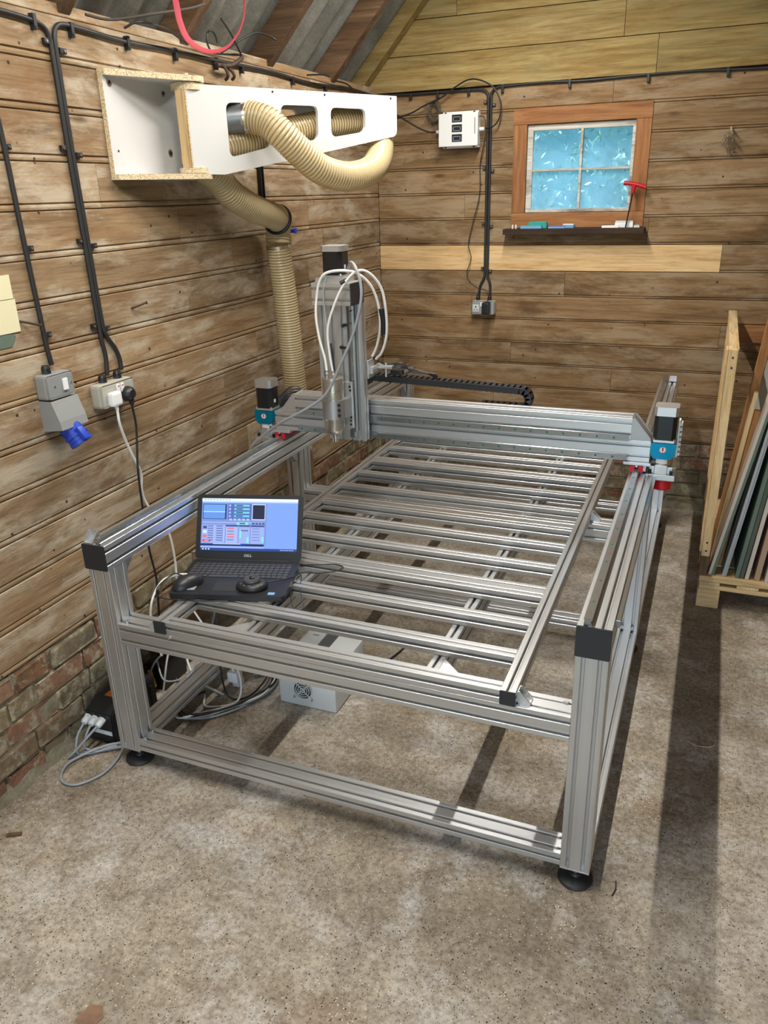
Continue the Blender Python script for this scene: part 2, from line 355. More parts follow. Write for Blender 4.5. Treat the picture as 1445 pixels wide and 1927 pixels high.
def cyl(bm, p0, p1, r0, r1=None, n=20, caps=True, mi=0):
    p0 = Vector(p0); p1 = Vector(p1); r1 = r0 if r1 is None else r1; u, w = basis(p1-p0)
    A = [bm.verts.new(p0 + (u*math.cos(2*PI*i/n) + w*math.sin(2*PI*i/n))*r0) for i in range(n)]
    Q = [bm.verts.new(p1 + (u*math.cos(2*PI*i/n) + w*math.sin(2*PI*i/n))*r1) for i in range(n)]
    for i in range(n): bm.faces.new((A[i], A[(i+1) % n], Q[(i+1) % n], Q[i])).material_index = mi
    if caps: bm.faces.new(A[::-1]).material_index = mi; bm.faces.new(Q).material_index = mi
    return bm
def spline(pts, n=8):
    pts = [Vector(p) for p in pts]
    P = [pts[0]*2-pts[1]] + pts + [pts[-1]*2-pts[-2]]; out = []
    for i in range(1, len(P)-2):
        for k in range(n):
            t = k/n; a, b, c, d = P[i-1], P[i], P[i+1], P[i+2]
            out.append(0.5*((2*b)+(c-a)*t+(2*a-5*b+4*c-d)*t*t+(3*b-a-3*c+d)*t**3))
    out.append(pts[-1]); return out
def tube(bm, pts, r, n=8, sp=8, raw=False, rf=None, mi=0, caps=True):
    P = [Vector(p) for p in pts] if raw else spline(pts, sp)
    rings = []; prev = None
    for i, p in enumerate(P):
        d = (P[min(i+1, len(P)-1)] - P[max(i-1, 0)]).normalized()
        if prev is None: u, w = basis(d)
        else:
            u = (prev - d*prev.dot(d)).normalized(); w = d.cross(u)
        prev = u; rr = r if rf is None else rf(i)
        rings.append([bm.verts.new(p + (u*math.cos(2*PI*k/n) + w*math.sin(2*PI*k/n))*rr) for k in range(n)])
    for a, b in zip(rings, rings[1:]):
        for k in range(n): bm.faces.new((a[k], a[(k+1) % n], b[(k+1) % n], b[k])).material_index = mi
    if caps: bm.faces.new(rings[0][::-1]).material_index = mi; bm.faces.new(rings[-1]).material_index = mi
    return bm
def prism(bm, poly, ax, ay, org, ext, mi=0):
    """polygon (a,b) in plane (ax, ay) at org, extruded by vector ext"""
    ax = Vector(ax); ay = Vector(ay); org = Vector(org); ext = Vector(ext)
    A = [bm.verts.new(org + ax*a + ay*b) for a, b in poly]; Q = [bm.verts.new(v.co + ext) for v in A]
    n = len(poly)
    for i in range(n): bm.faces.new((A[i], A[(i+1) % n], Q[(i+1) % n], Q[i])).material_index = mi
    bm.faces.new(A[::-1]).material_index = mi; bm.faces.new(Q).material_index = mi
    return bm
def lathe(bm, c, prof, n=24, axis=(0, 0, 1), mi=0):
    """prof: list of (radius, height) along axis from c"""
    d = Vector(axis).normalized(); u, w = basis(d); c = Vector(c); rings = []
    for r, h in prof: rings.append([bm.verts.new(c + d*h + (u*math.cos(2*PI*i/n) + w*math.sin(2*PI*i/n))*max(r, 1e-4)) for i in range(n)])
    for a, b in zip(rings, rings[1:]):
        for i in range(n): bm.faces.new((a[i], a[(i+1) % n], b[(i+1) % n], b[i])).material_index = mi
    bm.faces.new(rings[0][::-1]).material_index = mi; bm.faces.new(rings[-1]).material_index = mi
    return bm
def rrect(x0, x1, y0, y1, r, n=5):
    out = []
    for cx, cy, a0 in ((x1-r, y0+r, -90), (x1-r, y1-r, 0), (x0+r, y1-r, 90), (x0+r, y0+r, 180)):
        for k in range(n+1):
            a = math.radians(a0+90*k/n); out.append((cx+r*math.cos(a), cy+r*math.sin(a)))
    return out
def text_bm(s, size, org, ax, ay, depth=0.0004, center=True):
    cu = D.curves.new('t', 'FONT'); cu.body = s; cu.size = size; cu.extrude = depth
    if center: cu.align_x = 'CENTER'; cu.align_y = 'CENTER'
    o = D.objects.new('t', cu); COL.objects.link(o); bpy.context.view_layer.update()
    me = D.meshes.new_from_object(o.evaluated_get(bpy.context.evaluated_depsgraph_get()))
    D.objects.remove(o); bm = bmesh.new(); bm.from_mesh(me); D.meshes.remove(me)
    ax = Vector(ax).normalized(); ay = Vector(ay).normalized(); az = ax.cross(ay); org = Vector(org)
    for v in bm.verts: v.co = org + ax*v.co.x + ay*v.co.y + az*v.co.z
    return bm

# T-slot extrusion -------------------------------------------------
def slot_side(length, units):
    """points along one side (u from 0 to length), depth v inward; T slots at the middle of each unit"""
    out = []; un = length/units
    for k in range(units):
        c = un*(k+0.5); s = un/0.04
        out += [(c-.0056*s, 0), (c-.0041*s, .0016*s), (c-.0041*s, .0045*s), (c-.0085*s, .0045*s), (c-.0085*s, .0078*s), (c-.0052*s, .0112*s),
                (c+.0052*s, .0112*s), (c+.0085*s, .0078*s), (c+.0085*s, .0045*s), (c+.0041*s, .0045*s), (c+.0041*s, .0016*s), (c+.0056*s, 0)]
    return out
def extrusion_poly(w, h, uw, uh):
    ch = 0.0013; P = []
    P += [(ch, 0)] + [(u, v) for u, v in slot_side(w, uw)] + [(w-ch, 0)]
    P += [(w, ch)] + [(w-v, u) for u, v in slot_side(h, uh)] + [(w, h-ch)]
    P += [(w-ch, h)] + [(w-u, h-v) for u, v in slot_side(w, uw)] + [(ch, h)]
    P += [(0, h-ch)] + [(v, h-u) for u, v in slot_side(h, uh)] + [(0, ch)]
    return P
def extr(x0, x1, y0, y1, z0, z1, axis, bm=None):
    bm = bm or B(); u = lambda L: max(1, round(L/0.04))
    if axis == 'X': prism(bm, extrusion_poly(y1-y0, z1-z0, u(y1-y0), u(z1-z0)), (0, 1, 0), (0, 0, 1), (x0, y0, z0), (x1-x0, 0, 0))
    if axis == 'Y': prism(bm, extrusion_poly(x1-x0, z1-z0, u(x1-x0), u(z1-z0)), (1, 0, 0), (0, 0, 1), (x0, y0, z0), (0, y1-y0, 0))
    if axis == 'Z': prism(bm, extrusion_poly(x1-x0, y1-y0, u(x1-x0), u(y1-y0)), (1, 0, 0), (0, 1, 0), (x0, y0, z0), (0, 0, z1-z0))
    return bm

# ================================================================= SETTING
XL, YB = -0.236, 3.04           # faces of left and back boarding
XR, YF = 3.40, -3.6
ZW = 2.325                      # top of the left wall
ROOT = {}
def root(name, bm, mat, **k):
    o = obj(name, bm, mat, origin=(0, 0, 0), **k); o['kind'] = 'structure'; return o
floor = root('floor', bx(B(), XL-0.3, XR+0.3, YF-0.3, YB+0.3, -0.12, 0.0), 'concrete')
# embedded brick and a chip of wood in the floor
o = obj('brick', prism(B(), [(0.505, -0.83), (0.55, -0.81), (0.558, -0.765), (0.538, -0.743), (0.508, -0.75), (0.500, -0.79)], (1, 0, 0), (0, 1, 0), (0, 0, -0.01), (0, 0, 0.0125)), MAT['brick'], floor)
wall_left = root('wall_left', bx(B(), XL-0.16, XL-0.024, YF, YB+0.16, 0, ZW), 'mortar')
wall_back = B()
WX0, WX1, WZ0, WZ1 = 0.653, 1.224, 1.674, 2.120          # window opening
bx(wall_back, XL-0.16, WX0, YB+0.024, YB+0.16, 0, ZW); bx(wall_back, WX1, XR, YB+0.024, YB+0.16, 0, ZW)
bx(wall_back, WX0, WX1, YB+0.024, YB+0.16, 0, WZ0); bx(wall_back, WX0, WX1, YB+0.024, YB+0.16, WZ1, ZW)
RX = (XL+XR)/2; TAN = 1.07; ZR = ZW + (RX-XL)*TAN
prism(wall_back, [(XL-0.16, ZW), (XR+0.16, ZW), (RX, ZR)], (1, 0, 0), (0, 0, 1), (0, YB+0.024, 0), (0, 0.136, 0))
wall_back = root('wall_back', wall_back, 'dark_wood')
wall_right = root('wall_right', bx(B(), XR, XR+0.16, YF, YB+0.16, 0, ZW), 'backY')
DX0, DX1, DZ = 0.9, 3.1, 2.15                             # open barn door behind the camera
wf = B(); bx(wf, XL-0.16, DX0, YF-0.12, YF, 0, ZW); bx(wf, DX1, XR+0.16, YF-0.12, YF, 0, ZW); bx(wf, DX0, DX1, YF-0.12, YF, DZ, ZW)
prism(wf, [(XL-0.16, ZW), (XR+0.16, ZW), (RX, ZR)], (1, 0, 0), (0, 0, 1), (0, YF-0.12, 0), (0, 0.12, 0))
wall_front = root('wall_front', wf, 'backX')

# boards with a bead along the bottom edge ---------------------------
def board_profile(t, z0, z1, bead=0.0085, gap=0.0012):
    P = [(0, z0+gap), (t-.005, z0+gap)]
    cz = z0+gap+bead; 
    for k in range(5):
        a = -PI/2 + PI*k/4; P.append((t-.0045+bead*0.55*math.cos(a), cz+bead*math.sin(a)))
    P += [(t-.0065, cz+bead+.0005), (t-.0065, cz+bead+.0035), (t, cz+bead+.0055), (t, z1-.004), (t-.004, z1-gap), (0, z1-gap)]
    return P
def board(wall, side, a0, a1, z0, z1, mat, name='plank', t=0.024, bead=0.0085, tilt=0.0, flat=False, proud=0.0):
    bm = B(); g = 0.0008
    P = board_profile(t, z0, z1, bead) if not flat else [(0, z0+.0015), (t-.002, z0+.0015), (t, z0+.0035), (t, z1-.0035), (t-.002, z1-.0015), (0, z1-.0015)]
    P = [(d+proud, z) for d, z in P]
    if side == 'left': prism(bm, P, (1, 0, 0), (0, 0, 1), (XL-0.024, a0+g, 0), (0, a1-a0-2*g, -tilt*(a1-a0))); org = ((XL), a0, (z0+z1)/2)
    else: prism(bm, P, (0, -1, 0), (0, 0, 1), (a0+g, YB+0.024, 0), (a1-a0-2*g, 0, 0)); org = (a0, YB, (z0+z1)/2)
    return obj(name, bm, mat, wall, origin=org)
ZK = [0.407, 0.543, 0.680, 0.817, 0.954, 1.088, 1.222, 1.362, 1.500, 1.637, 1.776, 1.915, 2.054, 2.194, 2.325]
jl = {13: [-0.9, 2.2], 12: [-1.5, 1.9], 11: [-0.2, 1.5, 2.3], 10: [-1.1, 0.585, 2.6], 9: [-0.4, 1.007, 2.1], 8: [-1.3, 1.366, 2.25], 7: [-0.6, 1.014, 2.066],
      6: [-1.2, 0.553, 1.9], 5: [0.176, 1.5], 4: [-0.9, 1.2, 2.4], 3: [-0.3, 1.8], 2: [-1.2, 1.35], 1: [0.7, 2.2], 0: [-0.6, 1.6]}
for k in range(14):
    ys = [YF] + jl[k] + [YB-0.002]
    for a, b in zip(ys, ys[1:]): board(wall_left, 'left', a, b, ZK[k]+0.005*0, ZK[k+1], 'plankY')
ZB = [0.402, 0.541, 0.676, 0.813, 0.944, 1.079, 1.215, 1.358, 1.500, 1.641, 1.778, 1.914, 2.054, 2.194, 2.322]
jb = {13: [1.095, 2.4], 12: [0.102, 2.2], 11: [0.55, 2.7], 10: [0.42, 2.0], 9: [0.30, 2.3], 8: [1.331, 2.6], 7: [1.715], 6: [0.9, 2.2], 5: [0.35, 2.0],
      4: [1.757], 3: [0.6, 2.5], 2: [1.2], 1: [0.5, 2.2], 0: [1.0, 2.4]}
GX0, GX1 = 0.577, 1.301       # outer window timber
for k in range(14):
    xs = [XL+0.001] + jb[k] + [XR]
    if k in (9, 10, 11, 12):
        xs = [x for x in xs if not (GX0-0.05 < x < GX1+0.05)] + [GX0, GX1]; xs.sort()
    for a, b in zip(xs, xs[1:]):
        if k in (9, 10, 11, 12) and abs(a-GX0) < 1e-6: continue
        if k == 7 and a < 0:
            board(wall_back, 'back', a, b, ZB[k], ZB[k+1], 'freshX', flat=True, proud=0.002); continue
        board(wall_back, 'back', a, b, ZB[k], ZB[k+1], 'backX', bead=0.0042)
# gable boards: thick treated timber, standing proud
def gable(z0, z1, xs):
    for i, (a, b) in enumerate(zip(xs, xs[1:])):
        l0, l1 = (XL-.09+(z0-ZW)/TAN, XL-.09+(z1-ZW)/TAN) if i == 0 else (a+.0012, a+.0012)
        r0, r1 = (XR+.09-(z0-ZW)/TAN, XR+.09-(z1-ZW)/TAN) if i == len(xs)-2 else (b-.0012, b-.0012)
        bm = prism(B(), [(l0, z0+.002), (r0, z0+.002), (r1, z1-.002), (l1, z1-.002)], (1, 0, 0), (0, 0, 1), (0, YB+0.024, 0), (0, -0.042, 0))
        obj('board', bm, 'gableX', wall_back, origin=(a, YB, z0))
gable(2.325, 2.500, [0, 1.30, 3]); gable(2.500, 2.670, [0, 1.13, 2.6, 3]); gable(2.67, 2.845, [0, 0.25, 1.6, 3]); gable(2.845, 3.02, [0, 1.2, 3]); gable(3.02, 3.20, [0, 1.9, 3]); gable(3.2, 3.38, [0, 1.0, 3]); gable(3.38, 3.56, [0, 1.5, 3])
# bricks ---------------------------------------------------------------
def bricks(wall, side, a_min, a_max, zt):
    rows = 5; hz = zt/rows
    for r in range(rows):
        a = a_min - random.random()*0.1; hd = (r % 2 == 1)
        while a < a_max:
            L = 0.222 if not hd else 0.112
            if random.random() < 0.2: L = 0.16
            e = min(a+L, a_max)
            if e-a > 0.03:
                t = 0.009+random.random()*0.009; z0 = r*hz+0.006; z1 = (r+1)*hz-0.006; bm = B()
                j = lambda s=0.0055: random.uniform(-s, s)
                if side == 'left': bx(bm, XL-0.024, XL-0.009+t, a+0.006, e-0.006, z0, z1, 0.005)
                else: bx(bm, a+0.006, e-0.006, YB+0.009-t, YB+0.024, z0, z1, 0.005)
                for v in bm.verts: v.co += Vector((j(.003), j(), j()))
                obj('brick', bm, 'brick', wall)
            a += L+0.001; hd = not hd if random.random() < 0.25 else hd
mb = B()
def rough_slab(bm, side, a0, a1, zt):
    n = int((a1-a0)/0.05); m = 8; g = []
    for i in range(n+1):
        row = []
        for k in range(m+1):
            a = a0+(a1-a0)*i/n; z = zt*k/m; d = 0.006+random.uniform(-.006, .005)
            if k == 0: d = 0.03+random.uniform(-.008, .01)
            row.append(bm.verts.new((XL-0.009+d, a, z) if side == 'left' else (a, YB+0.009-d, z)))
        g.append(row)
    for i in range(n):
        for k in range(m): bm.faces.new((g[i][k], g[i+1][k], g[i+1][k+1], g[i][k+1]))
rough_slab(mb, 'left', YF, YB, 0.405); o = obj('mortar_bed', mb, 'mortar', wall_left, smooth=40)
mb = B(); rough_slab(mb, 'back', XL, XR, 0.40); o = obj('mortar_bed', mb, 'mortar', wall_back, smooth=40)
bricks(wall_left, 'left', -1.6, YB-0.03, 0.405); bricks(wall_back, 'back', XL+0.03, 2.6, 0.40)

# roof -------------------------------------------------------------------
SL = Vector((1, 0, TAN)).normalized(); NL = Vector((-TAN, 0, 1)).normalized()     # left slope: up-slope, outward normal
def roof_sheet(sgn):
    bm = B(); y = YF-0.3; g = []; pitch = 0.146; n = int((YB+0.5-y)/(pitch/8))
    e = Vector((XL, 0, ZW)) if sgn > 0 else Vector((XR, 0, ZW)); s = Vector((SL.x*sgn, 0, SL.z)); nn = Vector((NL.x*sgn, 0, NL.z))
    L = (ZR-ZW)/SL.z
    for i in range(n+1):
        yy = y+i*pitch/8; hgt = 0.024*math.cos(2*PI*i/8)
        p = e + nn*(0.13+hgt); g.append([bm.verts.new(Vector((p.x, yy, p.z)) - s*0.35), bm.verts.new(Vector((p.x, yy, p.z)) + s*(L+0.14))])
    for a, b in zip(g, g[1:]): bm.faces.new((a[0], b[0], b[1], a[1]))
    return bm
rb = roof_sheet(1); ceiling = root('ceiling', rb, 'corr', smooth=80)
o = obj('roof_sheet', roof_sheet(-1), 'corr', ceiling, smooth=80)
def rafter(y, sgn=1, mat='rafterX', w=0.052, d=0.105, off=0.0):
    e = Vector((XL, y, ZW)) if sgn > 0 else Vector((XR, y, ZW)); s = Vector((SL.x*sgn, 0, SL.z)); nn = Vector((NL.x*sgn, 0, NL.z)); L = (ZR-ZW)/SL.z
    bm = B(); c = e + s*(L/2-0.10) + nn*(off + d/2); obx(bm, c, s, (0, 1, 0), nn, L/2+0.2, w/2, d/2, 0.003)
    return obj('rafter', bm, mat, ceiling)
for y in (-3.25, -2.6, -1.97, -1.34, -0.71, -0.08, 0.54, 1.16, 1.805, 2.45): rafter(y); rafter(y, -1)
for s in (1, -1):                       # newer green-tinted rafter against the gable
    e = Vector((XL if s > 0 else XR, YB-0.078, ZW)); sv = Vector((SL.x*s, 0, SL.z)); nn = Vector((NL.x*s, 0, NL.z)); L = (ZR-ZW)/SL.z
    obj('rafter', obx(B(), e+sv*(L/2)+nn*(0.084), sv, (0, 1, 0), nn, L/2+0.1, 0.034, 0.038, 0.002), 'gableX', ceiling, label='pale green-tinted newer rafter along the gable')
# wall plate seen as a ragged strip above the left boarding
pb = B(); bx(pb, XL-0.1, XL+0.004, YF, YB-0.02, ZW-0.004, ZW+0.03, 0.004); trim = root('trim_1', pb, 'plankY')

# window ---------------------------------------------------------------
wr = B(); bx(wr, WX0+0.0, WX1, YB+0.10, YB+0.104, WZ0-0.0, WZ0+0.004)
window = root('window_1', wr, 'white_paint')
yf = YB-0.006
def wf_(x0, x1, z0, z1, name='frame_board', mat='frameX', y0=yf, y1=YB+0.10, bev=0.002): return obj(name, bx(B(), x0, x1, y0, y1, z0, z1, bev), mat, window)
wf_(0.575, 1.303, 2.124, 2.203); wf_(0.577, 1.301, 1.594, 1.672)
wf_(0.577, 0.652, 1.673, 2.123, mat='frameZ'); wf_(1.225, 1.302, 1.673, 2.123, mat='frameZ')
sy0, sy1 = YB+0.012, YB+0.05
def sash(x0, x1, z0, z1, name='sash_rail'): return obj(name, bx(B(), x0, x1, sy0, sy1, z0, z1, 0.003), 'white_paint', window)
sash(0.653, 1.224, 2.092, 2.121); sash(0.653, 1.224, 1.674, 1.692); sash(0.653, 0.684, 1.692, 2.092, 'sash_stile'); sash(1.208, 1.224, 1.692, 2.092, 'sash_stile')
sash(0.940, 0.954, 1.692, 2.092, 'glazing_bar'); sash(0.684, 0.940, 1.886, 1.898, 'glazing_bar'); sash(0.954, 1.208, 1.886, 1.898, 'glazing_bar')
for x0, x1 in ((0.684, 0.940), (0.954, 1.208)):
    for z0, z1 in ((1.692, 1.886), (1.898, 2.092)): obj('pane', bx(B(), x0, x1, YB+0.028, YB+0.031, z0, z1), 'glass', window)
sill = obj('window_sill', bx(B(), 0.550, 1.318, YB-0.085, YB-0.0, 1.560, 1.592, 0.003), 'dark_wood', window, label='dark narrow sill shelf under the window')

# outside: hedge close to the window ------------------------------------
g = B(); bx(g, -8, 10, YB+0.4, YB+9, -0.25, -0.2); o = obj('ground', g, 'ground', origin=(0, 4, -0.25)); o['kind'] = 'structure'
yd = B(); bx(yd, -8, 10, -16, YF-0.35, -0.15, -0.1); o = obj('yard', yd, 'ground', origin=(0, -8, -0.15)); o['kind'] = 'structure'
hb = B()
for i in range(8000):
    x = random.uniform(-0.9, 2.2); z = random.uniform(0.9, 3.2); y = YB+0.62+random.uniform(0, 0.6)
    d = Vector((random.uniform(-1, 1), random.uniform(-0.5, 0.5), random.uniform(-1.2, 0.4))).normalized(); u, w = basis(d); L = random.uniform(.03, .055); wd = L*0.2
    u = (u*random.uniform(-1, 1) + w*random.uniform(-1, 1)).normalized(); p = Vector((x, y, z))
    vs = [hb.verts.new(q) for q in (p, p+d*L*0.45+u*wd, p+d*L, p+d*L*0.45-u*wd)]; hb.faces.new(vs)
o = obj('hedge', hb, 'leaf'); tag(o, 'leafy green shrub outside the small window', 'shrub', kind='stuff')
o = obj('hedge_mass', bx(B(), -1.5, 4, YB+1.3, YB+1.9, -0.2, 2.9, 0.2), 'hedgeback'); tag(o, 'dense shaded hedge behind the leaves outside the window', 'hedge', kind='stuff')

# ================================================================= LIGHT FITTINGS (above the frame)
for i, (x, y, L) in enumerate(((0.76, 1.55, 1.5), (0.76, -0.55, 1.5))):
    t = thing('strip_light', ('white strip light under the roof, above the far half of the machine', 'white strip light under the roof, nearer the open door')[i], 'light', (x, y, 2.98), 'strip lights under the roof')
    obj('housing', bx(B(), x-0.035, x+0.035, y-L/2-0.03, y+L/2+0.03, 3.0, 3.05, 0.006), 'white', t)
    obj('tube', cyl(B(), (x, y-L/2, 2.985), (x, y+L/2, 2.985), 0.012), 'tube', t)
    for s in (-1, 1): obj('hanger', cyl(B(), (x, y+s*L*0.4, 3.05), (x, y+s*L*0.4, ZW+(x-XL)*TAN+0.1 if x < RX else 4.0), 0.004, n=8), 'steel', t)
    area_light('tube_light', (x, y, 2.965), 0.03, L, TUBE_POWER[i], TUBE_COLOR, t)
pl = area_light('door_portal', ((DX0+DX1)/2, YF-0.13, 1.07), DX1-DX0, 2.1, 1, (1, 1, 1), rot=(math.radians(90), 0, 0)); pl.data.cycles.is_portal = True

# ================================================================= MACHINE FRAME
MW, H, ZM, ZLT, H0, A = 1.572, 0.830, 0.560, 0.111, 0.0635, 0.080
ML, YM = 2.752, 1.280
fr = thing('machine_frame', 'large aluminium extrusion bench frame of the router table with slatted bed', 'machine', (MW/2, ML/2, 0))
def part(name, bm, mat, parent=fr, **k): return obj(name, bm, mat, parent, **k)
UB = 0.083
yl = (0.0, YM, ML-A)
for y in yl:
    for x in (0.0, MW-A):
        lg = part('leg', extr(x, x+A, y, y+A, H0+0.004, H-UB, 'Z'), 'aluZ')
        obj('end_plate', bx(B(), x, x+A, y, y+A, H0-0.001, H0+0.004, 0.001), 'cast', fr)
        f = B(); c = (x+A/2, y+A/2, 0); lathe(f, c, [(0.047, 0), (0.049, 0.004), (0.047, 0.010), (0.040, 0.014), (0.016, 0.018), (0.012, 0.024)], 28)
        ft = part('levelling_foot', f, 'rubber', smooth=40)
        cyl_ = cyl(B(), (c[0], c[1], 0.02), (c[0], c[1], H0), 0.008, n=12); part('foot_stud', cyl_, 'bolt')
# beams along the sides with black end caps
for x in (-0.002, MW-A-0.001):
    part('side_beam', extr(x, x+UB, -0.004, ML, H-UB, H, 'Y'), 'aluY')
    cp = B(); prism(cp, rrect(x-0.0005, x+UB+0.0005, H-UB-0.0005, H+0.0005, 0.004), (1, 0, 0), (0, 0, 1), (0, -0.008, 0), (0, 0.0045, 0)); part('end_cap', cp, 'blackcap')
    cp = B(); prism(cp, rrect(x, x+UB, H-UB, H, 0.004), (1, 0, 0), (0, 0, 1), (0, ML-0.001, 0), (0, 0.0045, 0)); part('end_cap', cp, 'blackcap')
# linear rails on the beams, with rack on the outside
RXL, RXR = 0.056, MW-0.056
def linear_rail(x, y0, y1, z, parent=fr):
    P = [(-.010, 0), (.010, 0), (.010, .006), (.0065, .009), (.0065, .012), (.010, .015), (.010, .020), (-.010, .020), (-.010, .015), (-.0065, .012), (-.0065, .009), (-.010, .006)]
    return part('linear_rail', prism(B(), P, (1, 0, 0), (0, 0, 1), (x, y0, z), (0, y1-y0, 0)), 'railsteel', parent)
for x in (RXL, RXR):
    r = linear_rail(x, 0.0, ML-0.02, H)
    for k in range(45):
        y = 0.03+k*0.06; n = B(); cyl(n, (x, y, H+.0195), (x, y, H+.0204), 0.0042, n=10); 
        o = obj('rail_plug', n, 'greendot' if k % 2 else 'railsteel', r)
for x, s in ((-0.0022, -1), (MW+0.002, 1)):     # gear rack along the outer faces
    part('gear_rack', bx(B(), min(x, x+s*0.012), max(x, x+s*0.012), 0.06, ML-0.06, H-0.026, H-0.006, 0.001), 'railsteel')
# mid-height crossbeams 80x80, low crossbeams 80x40
XA, XB = A, MW-A
for y in yl:
    part('crossbeam', extr(XA, XB, y, y+A, ZM-0.0755, ZM, 'X'), 'aluX')
    part('low_crossbeam', extr(XA, XB, y, y+A, ZLT-0.040, ZLT, 'X'), 'aluX')
for x in (0.0, MW-A):
    for a, b in ((A, YM), (YM+A, ML-A)): part('low_side_beam', extr(x, x+A, a, b, ZLT-0.040, ZLT, 'Y'), 'aluY')
# bed supports (edge-on 40x80) under the slats
for x in (0.472, 1.074):
    for a, b in ((A, YM), (YM+A, ML-A)): part('bed_support', extr(x, x+0.038, a, b, ZM-0.078, ZM-0.0008, 'Y'), 'aluY')
BU = 0.0415
for x in (0.2234, 1.3093):
    part('bed_rail', extr(x, x+BU, 0.0, ML-0.01, ZM+.0002, ZM+BU, 'Y'), 'aluY')
    cp = B(); prism(cp, rrect(x-.0003, x+BU+.0003, ZM, ZM+BU+.0003, 0.003), (1, 0, 0), (0, 0, 1), (0, -0.004, 0), (0, 0.0035, 0)); part('end_cap', cp, 'blackcap')
SX0, SX1 = 0.2234+BU, 1.3093
slats = [(0.0, .0405), (.165, .206), (.349, .390), (.532, .612), (.748, .789), (.929, .970), (1.09, 1.17), (1.284, 1.325), (1.467, 1.508), (1.639, 1.719), (1.868, 1.909), (2.05, 2.091), (2.19, 2.27), (2.41, 2.451), (2.60, 2.641), (2.70, 2.741)]
for a, b in slats:
    part('bed_slat', extr(SX0, SX1, a, b, ZM+.0005, ZM+BU-.0004, 'X'), 'aluX')
# cast angle brackets on the bed rails and beams
def bracket_geo(bm, c, out, side, s=0.034, w=0.030, t=0.0035):
    """right-angle casting at corner c: legs run along `out` (horizontal) and up; side = width axis"""
    c = Vector(c); out = Vector(out); side = Vector(side); up = Vector((0, 0, 1))
    prism(bm, [(0, 0), (s, 0), (s, t), (0, t)], out, up, c-side*w/2, side*w)
    prism(bm, [(0, 0), (t, 0), (t, s), (0, s)], out, up, c-side*w/2, side*w)
    for q in (-w/2, w/2-t): prism(bm, [(t, t), (s, t), (s, t+.004), (t+.004, s), (t, s)], out, up, c+side*q, side*t)
    return bm
def bracket(c, out, side, s=0.034, parent=fr, bolt=True):
    b = obj('angle_bracket', bracket_geo(B(), c, out, side, s), 'cast', parent)
    if bolt:
        cc = Vector(c)+Vector(out)*s*0.55+Vector((0, 0, .0035)); obj('bolt_head', cyl(B(), cc, cc+Vector((0, 0, .005)), .006, n=12), 'bolt', b if False else parent)
    return b
for y in (0.03, YM+0.045, ML-0.05):
    bracket((1.3093+BU, y, ZM), (1, 0, 0), (0, 1, 0), 0.036); bracket((0.2234, y, ZM), (-1, 0, 0), (0, 1, 0), 0.036)
for (x, s) in ((0.0415, 1), (MW-0.04, -1)):        # beam corners
    for y in (A, YM+A): 
        t = B(); prism(t, [(0, 0), (0, -0.055), (0.012, -0.055), (0.055, -0.012), (0.055, 0)], (0, 1, 0), (0, 0, 1), (x-0.02, y, H-UB), (0.04, 0, 0)); part('corner_casting', t, 'cast')
    for y in (YM, ML-A):
        t = B(); prism(t, [(0, 0), (0, -0.055), (-0.012, -0.055), (-0.055, -0.012), (-0.055, 0)], (0, 1, 0), (0, 0, 1), (x-0.02, y, H-UB), (0.04, 0, 0)); part('corner_casting', t, 'cast')
# stop brackets standing on the beam ends
for x, y in ((0.021, 0.012), (MW-0.018, ML-0.03)):
    t = B(); bracket_geo(t, (x, y+0.020 if y < 1 else y-0.02, H), (0, -1 if y < 1 else 1, 0), (1, 0, 0), 0.034, 0.036); part('stop_bracket', t, 'cast')
# white triangular gussets under the bed supports
for x, y, s in ((1.112, A, 1), (0.472, A, -1)):
    t = B(); prism(t, [(0, 0), (0.075*s, 0), (0, 0.075)], (1, 0, 0), (0, 1, 0), (x, y, ZM-0.006), (0, 0, 0.005)); part('gusset_plate', t, 'cast')
# joint bolts
def bolt(c, d, r=0.0065, parent=fr, mat='bolt'):
    c = Vector(c); d = Vector(d); b = B(); cyl(b, c, c+d*0.0022, r*1.25, n=14); cyl(b, c+d*0.0022, c+d*0.006, r, n=14); return obj('bolt_head', b, mat, parent)
for (x, y) in ((MW-A-0.02, 0.06), (A+0.02, 0.02), (MW-A-0.02, YM+0.06)): bolt((x, y, ZM), (0, 0, 1))
for (x, y) in ((MW-A-0.015, 0.06), (MW-A-0.015, 0.02), (A+0.015, 0.06), (A+0.015, 0.02)): bolt((x, y, ZLT), (0, 0, 1), 0.005)
for dx in (0.02, 0.06): bolt((MW-A+dx, YM-0.003, ZLT+0.012), (0, -1, 0)); bolt((dx, YM-0.003, ZLT+0.012), (0, -1, 0))
bolt((MW-A+0.02, -0.0005, 0.078), (0, -1, 0), 0.004)
bolt((0.262+0.012, -0.0005, ZM-0.012), (0, -1, 0), 0.004)

